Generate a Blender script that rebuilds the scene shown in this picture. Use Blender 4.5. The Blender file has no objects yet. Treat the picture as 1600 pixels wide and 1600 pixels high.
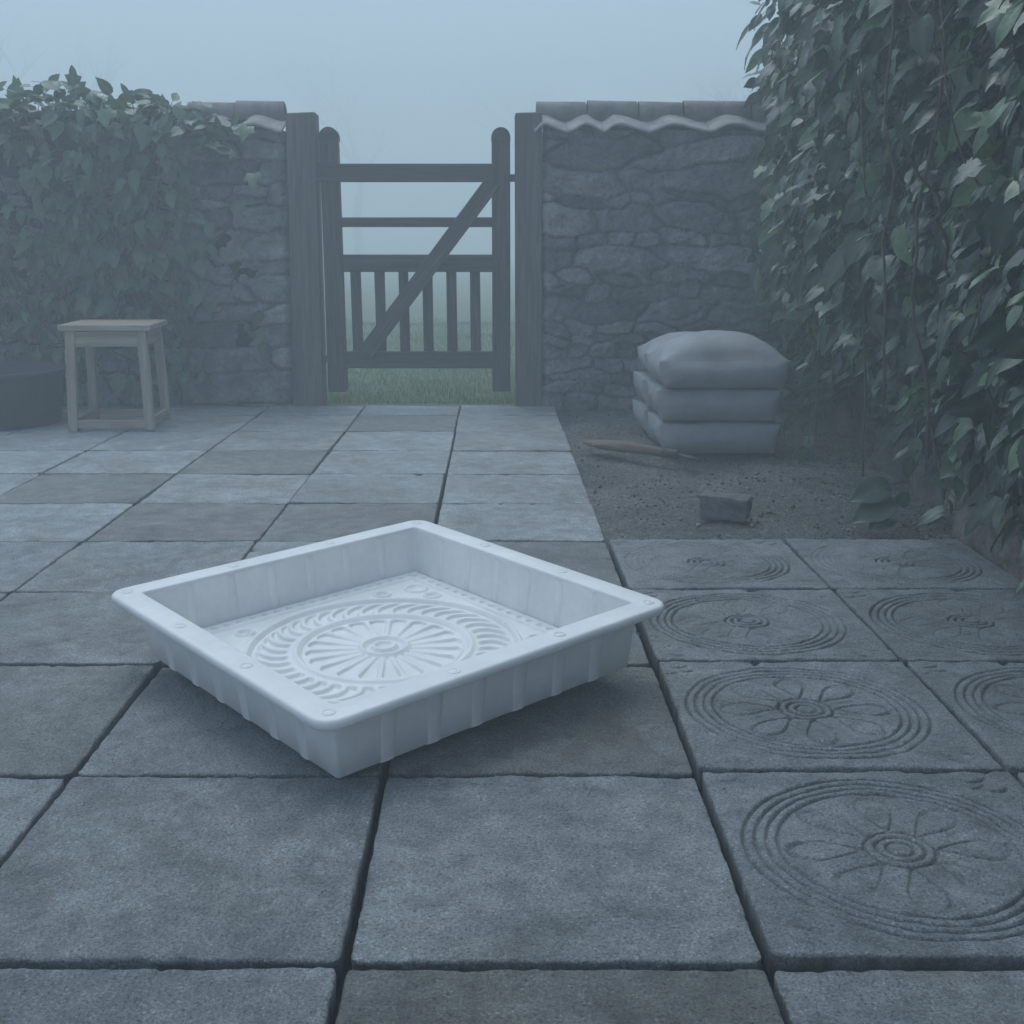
import bpy, bmesh, math, random
import numpy as np
from mathutils import Vector, Matrix

S = bpy.context.scene
COL = S.collection
# ------------------------------------------------------------------ camera
F, HOR = 1810.0, 418.0
PITCH = math.atan(HOR / F)
cd = bpy.data.cameras.new("camera")
cam = bpy.data.objects.new("camera", cd)
COL.objects.link(cam)
cam.location = (0, 0, 1.0)
cam.rotation_euler = (math.pi / 2 - PITCH, 0, 0)
cd.sensor_width = 36.0
cd.lens = 36.0 * F / 1600.0
cd.shift_x = 28.0 / 1600.0
cd.clip_start = 0.05
cd.clip_end = 600
S.camera = cam
# ------------------------------------------------------------------ sky, sun, exposure
SUN_EL, SUN_AZ = math.radians(67), math.radians(-14)      # azimuth from +Y towards +X
w = bpy.data.worlds.new("World")
S.world = w
w.use_nodes = True
nt = w.node_tree
nt.nodes.clear()
sky = nt.nodes.new("ShaderNodeTexSky")
sky.sky_type = 'NISHITA'
sky.sun_disc = False
sky.sun_elevation = SUN_EL
sky.sun_rotation = SUN_AZ
sky.air_density = 1.0
sky.dust_density = 2.0
sky.ozone_density = 1.6
hs = nt.nodes.new("ShaderNodeHueSaturation")
hs.inputs['Saturation'].default_value = 1.0
bg = nt.nodes.new("ShaderNodeBackground")
bg.inputs['Strength'].default_value = 0.088
wo = nt.nodes.new("ShaderNodeOutputWorld")
nt.links.new(sky.outputs[0], hs.inputs['Color'])
nt.links.new(hs.outputs[0], bg.inputs['Color'])
nt.links.new(bg.outputs[0], wo.inputs['Surface'])
sd = bpy.data.lights.new("sun", 'SUN')
sd.energy = 1.0
sd.angle = math.radians(60)
sd.color = (0.72, 0.94, 1.0)
so = bpy.data.objects.new("sun", sd)
COL.objects.link(so)
dv = Vector((math.sin(SUN_AZ) * math.cos(SUN_EL), math.cos(SUN_AZ) * math.cos(SUN_EL), math.sin(SUN_EL)))
so.rotation_euler = dv.to_track_quat('Z', 'Y').to_euler()
S.view_settings.view_transform = 'Standard'
S.view_settings.look = 'None'
S.view_settings.gamma = 1.0
S.view_settings.exposure = 1.06
S.cycles.use_denoising = True
S.cycles.volume_bounces = 3
S.cycles.max_bounces = 8
S.cycles.diffuse_bounces = 3
HAZE_DENSITY = 0.041

rng = np.random.default_rng(7)
random.seed(7)

# ------------------------------------------------------------------ helpers
def tag(o, label=None, cat=None, group=None, kind=None):
    if label: o['label'] = label
    if cat: o['category'] = cat
    if group: o['group'] = group
    if kind: o['kind'] = kind
    return o

def link(o, parent=None):
    COL.objects.link(o)
    if parent is not None:
        o.parent = parent
    return o

def empty(name, loc=(0, 0, 0), rz=0.0):
    o = bpy.data.objects.new(name, None)
    o.empty_display_size = 0.1
    o.location = loc
    o.rotation_euler = (0, 0, rz)
    return link(o)

def mesh_np(name, V, quads=None, tris=None, smooth=True):
    """fast mesh from numpy arrays"""
    me = bpy.data.meshes.new(name)
    V = np.asarray(V, np.float32)
    me.vertices.add(len(V))
    me.vertices.foreach_set("co", V.ravel())
    nq = 0 if quads is None else len(quads)
    ntr = 0 if tris is None else len(tris)
    idx, starts, tot, pos = [], [], [], 0
    if nq:
        idx.append(np.asarray(quads).ravel())
        starts.append(np.arange(nq) * 4)
        pos = nq * 4
    if ntr:
        idx.append(np.asarray(tris).ravel())
        starts.append(pos + np.arange(ntr) * 3)
    idx = np.concatenate(idx).astype(np.int32)
    starts = np.concatenate(starts).astype(np.int32)
    me.loops.add(len(idx))
    me.loops.foreach_set("vertex_index", idx)
    me.polygons.add(len(starts))
    me.polygons.foreach_set("loop_start", starts)
    me.update(calc_edges=True)
    me.polygons.foreach_set("use_smooth", np.full(len(starts), smooth, bool))
    me.update()
    me.validate()
    return me

def set_attr(me, name, vals):
    a = me.attributes.new(name, 'FLOAT', 'POINT')
    a.data.foreach_set("value", np.asarray(vals, np.float32))

def ob(name, me, mat, parent=None):
    o = bpy.data.objects.new(name, me)
    if mat is not None and len(me.materials) == 0:
        me.materials.append(mat)
    return link(o, parent)

def grid_quads(nx, ny, off=0):
    i = np.arange(nx - 1)[None, :] + np.arange(ny - 1)[:, None] * nx
    i = i.ravel() + off
    return np.stack([i, i + 1, i + 1 + nx, i + nx], 1)

def hsh(ix, iy, s):
    n = (ix.astype(np.int64) * 374761393 + iy.astype(np.int64) * 668265263 + s * 974634777) & 0x7fffffff
    n = ((n ^ (n >> 13)) * 1274126177) & 0x7fffffff
    return ((n ^ (n >> 16)) & 0xffff) / 65535.0

def vnoise(x, y, s=0):
    x = np.asarray(x, float); y = np.asarray(y, float)
    ix = np.floor(x).astype(int); iy = np.floor(y).astype(int)
    fx = x - ix; fy = y - iy
    fx = fx * fx * (3 - 2 * fx); fy = fy * fy * (3 - 2 * fy)
    a = hsh(ix, iy, s); b = hsh(ix + 1, iy, s); c = hsh(ix, iy + 1, s); d = hsh(ix + 1, iy + 1, s)
    return (a * (1 - fx) + b * fx) * (1 - fy) + (c * (1 - fx) + d * fx) * fy - 0.5

def fbm(x, y, s=0, o=4):
    r = 0; a = 1.0
    for k in range(o):
        r = r + a * vnoise(x * 2 ** k, y * 2 ** k, s + k * 17)
        a *= 0.5
    return r

def sstep(a, b, x):
    t = np.clip((x - a) / (b - a), 0, 1)
    return t * t * (3 - 2 * t)

def bevel_box(dx, dy, dz, bev=0.006, seg=2, center=(0, 0, 0), jitter=0.0, taper=None):
    bm = bmesh.new()
    bmesh.ops.create_cube(bm, size=1.0)
    for v in bm.verts:
        v.co = Vector((v.co.x * dx, v.co.y * dy, v.co.z * dz))
        if taper and v.co.x > 0:
            v.co.y *= taper; v.co.z *= taper
        if jitter:
            v.co += Vector([random.uniform(-jitter, jitter) for _ in range(3)])
        v.co += Vector(center)
    bmesh.ops.bevel(bm, geom=bm.edges[:], offset=bev, segments=seg, profile=0.6, affect='EDGES')
    me = bpy.data.meshes.new("box")
    bm.to_mesh(me); bm.free()
    for p in me.polygons: p.use_smooth = False
    return me

def beam(name, p0, p1, wid, thk, mat, parent, bev=0.006, up=(0, 1, 0), jitter=0.0015, taper=None):
    """a timber whose own X axis runs from p0 to p1; wid across, thk along 'up'"""
    p0, p1 = Vector(p0), Vector(p1)
    x = (p1 - p0).normalized()
    z = Vector(up)
    y = z.cross(x).normalized()
    z = x.cross(y).normalized()
    me = bevel_box((p1 - p0).length, wid, thk, bev, 2, jitter=jitter, taper=taper)
    o = ob(name, me, mat, parent)
    m = Matrix((x, y, z)).transposed().to_4x4()
    m.translation = (p0 + p1) / 2
    o.matrix_local = m
    return o

def tube_np(pts, rad, n=8, cap=True):
    """(V, quads, tris) of one tube along pts"""
    P = np.asarray(pts, float)
    R = np.broadcast_to(np.asarray(rad, float), (len(P),))
    T = np.gradient(P, axis=0)
    T /= np.linalg.norm(T, axis=1)[:, None] + 1e-9
    ref = np.array([0.31, 0.17, 0.93]) if abs(T[0][2]) < 0.8 else np.array([0.93, 0.2, 0.1])
    V = []
    a = np.linspace(0, 2 * math.pi, n, endpoint=False)
    for k in range(len(P)):
        u = np.cross(T[k], ref); u /= np.linalg.norm(u) + 1e-9
        v = np.cross(T[k], u)
        V.append(P[k] + R[k] * (np.cos(a)[:, None] * u + np.sin(a)[:, None] * v))
    V = np.concatenate(V)
    q = []
    for k in range(len(P) - 1):
        i = np.arange(n); j = (i + 1) % n
        q.append(np.stack([k * n + i, k * n + j, (k + 1) * n + j, (k + 1) * n + i], 1))
    q = np.concatenate(q)
    t = None
    if cap:
        c0, c1 = len(V), len(V) + 1
        V = np.concatenate([V, P[:1], P[-1:]])
        i = np.arange(n); j = (i + 1) % n
        e = (len(P) - 1) * n
        t = np.concatenate([np.stack([np.full(n, c0), j, i], 1), np.stack([np.full(n, c1), e + i, e + j], 1)])
    return V, q, t

class Acc:
    """collects pieces into one mesh"""
    def __init__(s): s.V, s.q, s.t, s.n = [], [], [], 0
    def add(s, V, q=None, t=None):
        s.V.append(V)
        if q is not None: s.q.append(np.asarray(q) + s.n)
        if t is not None: s.t.append(np.asarray(t) + s.n)
        s.n += len(V)
    def tube(s, pts, rad, n=6): s.add(*tube_np(pts, rad, n))
    def mesh(s, name, smooth=True):
        return mesh_np(name, np.concatenate(s.V), np.concatenate(s.q) if s.q else None,
                       np.concatenate(s.t) if s.t else None, smooth)

def lathe(prof, n=48):
    """closed profile list of (r, z) revolved about z"""
    P = np.array(prof, float)
    a = np.linspace(0, 2 * math.pi, n, endpoint=False)
    V = np.stack([P[:, 0][:, None] * np.cos(a), P[:, 0][:, None] * np.sin(a), np.repeat(P[:, 1][:, None], n, 1)], 2).reshape(-1, 3)
    q = []
    for k in range(len(P) - 1):
        i = np.arange(n); j = (i + 1) % n
        q.append(np.stack([k * n + i, k * n + j, (k + 1) * n + j, (k + 1) * n + i], 1))
    return V, np.concatenate(q)

# ------------------------------------------------------------------ materials
class Mat:
    def __init__(s, name):
        s.m = bpy.data.materials.new(name)
        s.m.use_nodes = True
        s.t = s.m.node_tree
        s.b = s.t.nodes["Principled BSDF"]
    def n(s, typ, **kw):
        nd = s.t.nodes.new(typ)
        for k, v in kw.items():
            if k in nd.inputs: nd.inputs[k].default_value = v
            else: setattr(nd, k, v)
        return nd
    def l(s, a, b): s.t.links.new(a, b)
    def coords(s, scale=(1, 1, 1), rand=True, which='Object'):
        tc = s.n("ShaderNodeTexCoord")
        mp = s.n("ShaderNodeMapping")
        mp.inputs['Scale'].default_value = scale
        s.l(tc.outputs[which], mp.inputs['Vector'])
        if rand:
            oi = s.n("ShaderNodeObjectInfo")
            mu = s.n("ShaderNodeMath", operation='MULTIPLY')
            mu.inputs[1].default_value = 37.0
            s.l(oi.outputs['Random'], mu.inputs[0])
            s.l(mu.outputs[0], mp.inputs['Location'])
        return mp.outputs[0]
    def noise(s, vec, scale, detail=4, rough=0.55, dist=0.0):
        nd = s.n("ShaderNodeTexNoise")
        nd.inputs['Scale'].default_value = scale
        nd.inputs['Detail'].default_value = detail
        nd.inputs['Roughness'].default_value = rough
        nd.inputs['Distortion'].default_value = dist
        s.l(vec, nd.inputs['Vector'])
        return nd.outputs[0]
    def ramp(s, fac, *stops):
        r = s.n("ShaderNodeValToRGB")
        e = r.color_ramp.elements
        while len(e) < len(stops): e.new(0.5)
        for k, (p, c) in enumerate(stops):
            e[k].position = p
            e[k].color = (c, c, c, 1) if isinstance(c, (int, float)) else (*c, 1)
        s.l(fac, r.inputs[0])
        return r.outputs[0]
    def mix(s, mode, a, b, fac=1.0):
        m = s.n("ShaderNodeMixRGB", blend_type=mode)
        for k, x in ((1, a), (2, b), (0, fac)):
            if isinstance(x, (int, float)): m.inputs[k].default_value = x if k == 0 else (x, x, x, 1)
            elif isinstance(x, tuple): m.inputs[k].default_value = (*x, 1)
            else: s.l(x, m.inputs[k])
        return m.outputs[0]
    def bump(s, h, strength, dist=0.01, prev=None):
        b = s.n("ShaderNodeBump")
        b.inputs['Strength'].default_value = strength
        b.inputs['Distance'].default_value = dist
        s.l(h, b.inputs['Height'])
        if prev is not None: s.l(prev, b.inputs['Normal'])
        return b.outputs[0]
    def attr(s, name):
        a = s.n("ShaderNodeAttribute"); a.attribute_name = name
        return a.outputs['Fac']
    def done(s, col=None, rough=None, nrm=None, spec=None):
        if col is not None:
            if isinstance(col, tuple): s.b.inputs['Base Color'].default_value = (*col, 1)
            else: s.l(col, s.b.inputs['Base Color'])
        if rough is not None:
            if isinstance(rough, (int, float)): s.b.inputs['Roughness'].default_value = rough
            else: s.l(rough, s.b.inputs['Roughness'])
        if nrm is not None: s.l(nrm, s.b.inputs['Normal'])
        if spec is not None: s.b.inputs['Specular IOR Level'].default_value = spec
        return s.m

def mat_slab():
    m = Mat("weathered concrete")
    v = m.coords()
    oi = m.n("ShaderNodeObjectInfo")
    big = m.ramp(m.noise(v, 3.2, 5, 0.62, 0.4), (0.3, 0.72), (0.5, 0.97), (0.72, 1.2))
    mid = m.ramp(m.noise(v, 17, 6, 0.65), (0.3, 0.62), (0.55, 1.0), (0.75, 1.25))
    fine = m.ramp(m.noise(v, 170, 3, 0.7), (0.3, 0.6), (0.5, 1.0), (0.72, 1.45))
    grit = m.ramp(m.noise(v, 420, 2, 0.6), (0.3, 0.8), (0.68, 1.2))
    c = m.mix('MULTIPLY', oi.outputs['Color'], big)
    c = m.mix('MULTIPLY', c, mid)
    c = m.mix('MULTIPLY', c, fine)
    c = m.mix('MULTIPLY', c, grit)
    spk = m.ramp(m.noise(v, 240, 2, 0.5), (0.33, 0.42), (0.41, 1.0), (0.62, 1.0), (0.70, 1.75))
    c = m.mix('MULTIPLY', c, spk)
    stain = m.ramp(m.noise(v, 1.9, 4, 0.6, 1.0), (0.52, 0.0), (0.74, 0.7))
    c = m.mix('MULTIPLY', c, (0.78, 0.7, 0.58), stain)
    c = m.mix('MIX', c, (0.026, 0.025, 0.024), m.attr('recess_shade'))  # shade of grooves, edges and joint sides mixed into the colour
    n1 = m.bump(m.noise(v, 26, 8, 0.7), 0.75, 0.013)
    n2 = m.bump(m.noise(v, 170, 5, 0.8), 1.0, 0.006, n1)
    return m.done(c, m.ramp(mid, (0.5, 0.34), (1.0, 0.52)), n2, 0.6)

def mat_stone(name="rubble stone", base=((0.11, 0.12, 0.13), (0.25, 0.265, 0.28), (0.36, 0.37, 0.37))):
    m = Mat(name)
    v = m.coords(rand=False)
    c = m.ramp(m.attr("stone"), (0.0, base[0]), (0.55, base[1]), (1.0, base[2]))
    c = m.mix('MULTIPLY', c, m.ramp(m.noise(v, 7, 6, 0.65, 0.5), (0.3, 0.6), (0.7, 1.3)))
    c = m.mix('MULTIPLY', c, m.ramp(m.noise(v, 60, 4, 0.7), (0.3, 0.7), (0.7, 1.3)))
    moss = m.ramp(m.noise(v, 3.4, 5, 0.7), (0.5, 0.0), (0.72, 0.6))
    c = m.mix('MIX', c, (0.05, 0.075, 0.04), moss)
    n1 = m.bump(m.noise(v, 22, 8, 0.7), 0.8, 0.03)
    n2 = m.bump(m.noise(v, 120, 4, 0.7), 0.5, 0.006, n1)
    return m.done(c, 0.85, n2, 0.3)

def mat_wood(name, dark, mid, light, rough=0.7):
    m = Mat(name)
    v = m.coords((1.6, 26, 26))
    v2 = m.coords((0.7, 7, 7))
    g = m.noise(v, 2.2, 6, 0.65, 0.6)
    c = m.ramp(g, (0.28, dark), (0.5, mid), (0.74, light))
    c = m.mix('MULTIPLY', c, m.ramp(m.noise(v2, 1.6, 4, 0.6, 0.8), (0.3, 0.7), (0.72, 1.2)))
    return m.done(c, rough, m.bump(g, 0.5, 0.006), 0.3)

def mat_leaf(name, cols, rough=0.38, transm=True):
    m = Mat(name)
    a = m.attr("leaf")
    st = [(k / (len(cols) - 1), c) for k, c in enumerate(cols)]
    c = m.ramp(a, *st)
    v = m.coords(rand=False)
    c = m.mix('MULTIPLY', c, m.ramp(m.noise(v, 35, 3, 0.6), (0.3, 0.75), (0.7, 1.25)))
    vein = m.attr("vein")
    c = m.mix('MIX', c, (0.14, 0.19, 0.1), m.ramp(vein, (0.0, 0.0), (1.0, 0.35)))
    m.done(c, m.ramp(m.noise(v, 12, 2, 0.5), (0.3, rough - 0.08), (0.7, rough + 0.14)), m.bump(m.noise(v, 50, 3, 0.6), 0.25, 0.01), 0.5)
    pb = m.b; tr = m.n("ShaderNodeBsdfTranslucent"); mx = m.n("ShaderNodeMixShader"); mx.inputs[0].default_value = 0.14; pb.inputs['Coat Weight'].default_value = 0.25; pb.inputs['Coat Roughness'].default_value = 0.2
    m.l(m.mix('MULTIPLY', c, (1.3, 1.5, 0.9)), tr.inputs['Color'])
    o_ = m.t.nodes["Material Output"]
    m.l(pb.outputs[0], mx.inputs[1]); m.l(tr.outputs[0], mx.inputs[2]); m.l(mx.outputs[0], o_.inputs['Surface'])
    return m.m

def mat_flat(name, col, rough=0.6, amp=0.25, scale=20, bump=0.3, bdist=0.01, spec=0.4, rand=True):
    m = Mat(name)
    v = m.coords(rand=rand)
    c = m.mix('MULTIPLY', col, m.ramp(m.noise(v, scale, 5, 0.65), (0.3, 1 - amp), (0.7, 1 + amp)))
    return m.done(c, rough, m.bump(m.noise(v, scale * 3, 5, 0.65), bump, bdist), spec)

M_SLAB = mat_slab()
M_STONE = mat_stone()
M_BOULDER = mat_stone("boulder stone", ((0.07, 0.066, 0.06), (0.17, 0.155, 0.135), (0.28, 0.245, 0.205)))
M_GATEWOOD = mat_wood("grey gate timber", (0.05, 0.045, 0.041), (0.095, 0.085, 0.077), (0.15, 0.133, 0.12))
M_POSTWOOD = mat_wood("grey post timber", (0.085, 0.075, 0.068), (0.155, 0.138, 0.125), (0.23, 0.2, 0.185))
M_STOOLWOOD = mat_wood("pale stool timber", (0.29, 0.225, 0.175), (0.43, 0.345, 0.275), (0.56, 0.47, 0.38))
M_HANDLE = mat_wood("brown handle timber", (0.11, 0.08, 0.062), (0.18, 0.132, 0.102), (0.26, 0.195, 0.155))
M_METAL = mat_flat("dull dark metal", (0.07, 0.072, 0.075), 0.55, 0.3, 30, 0.3, 0.003, 0.5)
M_METAL.node_tree.nodes["Principled BSDF"].inputs['Metallic'].default_value = 0.6
M_TILE = mat_flat("fired clay tile", (0.25, 0.215, 0.2), 0.75, 0.35, 14, 0.4, 0.006, 0.3)
M_EAVE = mat_flat("pale lime washed tile", (0.31, 0.29, 0.275), 0.8, 0.3, 12, 0.4, 0.006, 0.3)
M_SACK = mat_flat("grey woven sack", (0.34, 0.345, 0.36), 0.7, 0.16, 9, 0.25, 0.004, 0.35)
M_BLOCK = mat_flat("dark stone block", (0.15, 0.15, 0.153), 0.85, 0.35, 22, 0.6, 0.008, 0.3)
M_POT = mat_flat("dark planter", (0.035, 0.037, 0.04), 0.6, 0.25, 12, 0.25, 0.004, 0.4)
M_SOIL = mat_flat("soil", (0.045, 0.038, 0.03), 0.95, 0.4, 40, 0.9, 0.02, 0.2)
M_EARTH = mat_flat("dark joint earth", (0.016, 0.015, 0.014), 0.95, 0.4, 60, 0.8, 0.01, 0.2, rand=False)
M_STEM = mat_flat("vine stem", (0.11, 0.085, 0.06), 0.75, 0.35, 30, 0.4, 0.003, 0.3)
M_GSTEM = mat_flat("green stem", (0.1, 0.13, 0.06), 0.55, 0.25, 30, 0.2, 0.002, 0.4)
M_BARK = mat_flat("bare bark", (0.08, 0.078, 0.075), 0.9, 0.3, 12, 0.6, 0.02, 0.2)
M_IVY = mat_leaf("ivy leaf", [(0.014, 0.032, 0.018), (0.03, 0.065, 0.032), (0.062, 0.13, 0.052), (0.13, 0.215, 0.1)], 0.27)
M_IVY2 = mat_leaf("wall creeper leaf", [(0.03, 0.065, 0.035), (0.055, 0.11, 0.055), (0.09, 0.165, 0.075), (0.14, 0.22, 0.11)], 0.45)
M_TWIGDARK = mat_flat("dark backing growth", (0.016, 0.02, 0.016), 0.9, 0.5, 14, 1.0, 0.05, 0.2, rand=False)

def mat_gravel():
    m = Mat("gravelly earth")
    v = m.coords(rand=False)
    vo = m.n("ShaderNodeTexVoronoi"); vo.inputs['Scale'].default_value = 150
    m.l(v, vo.inputs['Vector'])
    sep = m.n("ShaderNodeSeparateColor"); m.l(vo.outputs['Color'], sep.inputs[0])
    c = m.ramp(sep.outputs[0], (0.0, (0.12, 0.12, 0.118)), (0.6, (0.2, 0.198, 0.192)), (1.0, (0.3, 0.297, 0.288)))
    c = m.mix('MULTIPLY', c, m.ramp(m.noise(v, 2.4, 6, 0.68, 0.4), (0.32, 0.55), (0.7, 1.25)))
    c = m.mix('MULTIPLY', c, m.ramp(m.noise(v, 130, 3, 0.7), (0.3, 0.6), (0.7, 1.35)))
    n1 = m.bump(m.noise(v, 70, 6, 0.75), 0.9, 0.02)
    n2 = m.bump(vo.outputs['Distance'], -0.5, 0.008, n1)
    return m.done(c, 0.92, n2, 0.25)
M_GRAVEL = mat_gravel()

def mat_pebble():
    m = Mat("pebbles")
    c = m.ramp(m.attr("stone"), (0.0, (0.06, 0.058, 0.055)), (0.7, (0.17, 0.165, 0.155)), (1.0, (0.36, 0.34, 0.32)))
    return m.done(c, 0.85, None, 0.3)
M_PEBBLE = mat_pebble()

def mat_grass_sheet():
    m = Mat("field turf")
    v = m.coords(rand=False)
    c = m.ramp(m.noise(v, 6, 6, 0.7), (0.3, (0.12, 0.16, 0.09)), (0.55, (0.18, 0.23, 0.13)), (0.75, (0.24, 0.26, 0.16)))
    return m.done(c, 0.9, m.bump(m.noise(v, 40, 5, 0.7), 0.9, 0.04), 0.2)
M_FIELD = mat_grass_sheet()
M_BLADE = mat_leaf("grass blade", [(0.11, 0.16, 0.08), (0.15, 0.205, 0.105), (0.19, 0.245, 0.135), (0.25, 0.27, 0.17)], 0.5)

def mat_tray():
    m = Mat("white moulded plastic")
    v = m.coords()
    c = m.mix('MULTIPLY', (0.83, 0.815, 0.80), m.ramp(m.noise(v, 6, 5, 0.6), (0.3, 0.89), (0.7, 1.03)))
    c = m.mix('MULTIPLY', c, m.ramp(m.noise(v, 45, 4, 0.6), (0.3, 0.965), (0.7, 1.02)))
    m.b.inputs['Subsurface Weight'].default_value = 0.04
    m.b.inputs['Subsurface Radius'].default_value = (0.02, 0.02, 0.02)
    m.b.inputs['Subsurface Scale'].default_value = 0.6
    return m.done(c, m.ramp(m.noise(v, 18, 4, 0.6), (0.3, 0.36), (0.7, 0.52)), m.bump(m.noise(v, 220, 3, 0.6), 0.06, 0.002), 0.45)
M_TRAY = mat_tray()

# ================================================================== SETTING
# ground sheet to the horizon
me = mesh_np("ground", [(-90, -8, -0.06), (90, -8, -0.06), (90, 95, -0.06), (-90, 95, -0.06)], [(0, 1, 2, 3)], smooth=False)
tag(ob("ground", me, M_EARTH), kind='structure')

# field behind the wall
nx, ny = 160, 160
gx = np.linspace(-1, 1, nx); gx = np.sign(gx) * np.abs(gx) ** 1.8 * 88
gy = 7.42 + np.linspace(0, 1, ny) ** 2.2 * 86
X, Y = np.meshgrid(gx, gy)
Z = -0.012 + 0.10 * fbm(X * 0.5, Y * 0.5, 3, 4) * sstep(7.8, 9.5, Y) + 0.02 * fbm(X * 3, Y * 3, 5, 3) * sstep(7.5, 8.2, Y)
me = mesh_np("grass_field", np.stack([X, Y, Z], 2).reshape(-1, 3), grid_quads(nx, ny))
tag(ob("grass_field", me, M_FIELD), kind='structure')
FIELD = lambda x, y: -0.012 + 0.10 * fbm(x * 0.5, y * 0.5, 3, 4) * sstep(7.8, 9.5, y) + 0.02 * fbm(x * 3, y * 3, 5, 3) * sstep(7.5, 8.2, y)

# grass blades beyond the gate
def blades(n, xr, yfun, hmin, hmax, wid, zf):
    x = rng.uniform(*xr, n); y = yfun(n)
    z = zf(x, y) - 0.005
    h = rng.uniform(hmin, hmax, n) * (0.6 + 0.9 * np.clip(vnoise(x * 2.5, y * 2.5, 9) + 0.5, 0, 1))
    a = rng.uniform(0, 2 * math.pi, n); b = rng.uniform(0, 2 * math.pi, n); ln = rng.uniform(0.1, 0.7, n) * h
    wv = np.stack([np.cos(a), np.sin(a), 0 * a], 1) * wid * (0.7 + y / 14)[:, None]
    p = np.stack([x, y, z], 1)
    lean = np.stack([np.cos(b) * ln, np.sin(b) * ln, 0 * b], 1)
    up = np.array([0, 0, 1.0])
    v0, v1 = p - wv, p + wv
    m_ = p + lean * 0.3 + up * (h * 0.55)[:, None]
    v2, v3 = m_ + wv * 0.7, m_ - wv * 0.7
    v4 = p + lean + up * (h * 0.95)[:, None]
    V = np.stack([v0, v1, v2, v3, v4], 1).reshape(-1, 3)
    k = np.arange(n) * 5
    return V, np.stack([k, k + 1, k + 2, k + 3], 1), np.stack([k + 3, k + 2, k + 4], 1), n
V, q, t, n = blades(26000, (-2.4, 1.6), lambda n: 7.5 + rng.uniform(0, 1, n) ** 1.7 * 9, 0.02, 0.075, 0.0022, FIELD)
me = mesh_np("grass", V, q, t, smooth=False)
set_attr(me, "leaf", np.repeat(np.clip(rng.normal(0.45, 0.25, n), 0, 1), 5)); set_attr(me, "vein", np.zeros(len(V)))
tag(ob("grass", me, M_BLADE), "short green grass growing in the field behind the gate", "grass", kind='stuff')

# gravel bed on the right
nx, ny = 300, 480
gx = np.linspace(0.3, 2.3, nx); gy = np.linspace(1.2, 7.45, ny)
X, Y = np.meshgrid(gx, gy)
def GRAV(x, y):
    base = -0.022 + 0.035 * fbm(x * 1.3, y * 1.3, 41, 4)
    base = base + 0.05 * np.exp(-(((x - 1.22) / 0.3) ** 2 + ((y - 4.75) / 0.28) ** 2))       # low mound
    base = base - 0.02 * np.exp(-((x - 0.40) / 0.09) ** 2)                                     # trench beside paving
    base = base + 0.05 * sstep(1.5, 1.95, x - 0.105 * (y - 3.6) + 0.05)
    base = np.where(y < 3.93, np.minimum(base, -0.064), base)
    return base
Z = GRAV(X, Y) + 0.010 * fbm(X * 14, Y * 14, 43, 3) + 0.008 * fbm(X * 45, Y * 45, 47, 2)
me = mesh_np("gravel_bed", np.stack([X, Y, Z], 2).reshape(-1, 3), grid_quads(nx, ny))
tag(ob("gravel_bed", me, M_GRAVEL), kind='structure')

# loose pebbles: stuff
ico = np.array([(0, 0, 1), (.894, 0, .447), (.276, .851, .447), (-.724, .526, .447), (-.724, -.526, .447), (.276, -.851, .447),
                (.724, .526, -.447), (-.276, .851, -.447), (-.894, 0, -.447), (-.276, -.851, -.447), (.724, -.526, -.447), (0, 0, -1)])
icf = np.array([(0, 1, 2), (0, 2, 3), (0, 3, 4), (0, 4, 5), (0, 5, 1), (1, 6, 2), (2, 7, 3), (3, 8, 4), (4, 9, 5), (5, 10, 1), (6, 7, 2), (7, 8, 3), (8, 9, 4), (9, 10, 5), (10, 6, 1),
                (11, 7, 6), (11, 8, 7), (11, 9, 8), (11, 10, 9), (11, 6, 10)])
n = 6000
px = rng.uniform(0.42, 2.1, n); py = 3.96 + rng.uniform(0, 1, n) ** 1.3 * 3.3
clus = vnoise(px * 3, py * 3, 61) + 0.35 * np.exp(-(((px - 1.22) / 0.3) ** 2 + ((py - 4.75) / 0.28) ** 2))
keep = clus > rng.uniform(-0.45, 0.35, n)
px, py = px[keep], py[keep]; n = len(px)
sz = 0.0018 + 0.0065 * rng.uniform(0, 1, n) ** 4
V = ico[None] * (sz[:, None, None] * rng.uniform(0.6, 1.3, (n, 1, 3))) * (1 + 0.25 * rng.normal(0, 1, (n, 12, 1)).clip(-1, 1))
V = V + np.stack([px, py, GRAV(px, py) + sz * 0.3], 1)[:, None]
me = mesh_np("gravel", V.reshape(-1, 3), None, (icf[None] + (np.arange(n) * 12)[:, None, None]).reshape(-1, 3), smooth=False)
set_attr(me, "stone", np.repeat(rng.uniform(0, 1, n), 12))
tag(ob("gravel", me, M_PEBBLE), "loose grit and small pebbles scattered over the bare earth", "gravel", kind='stuff')

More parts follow.
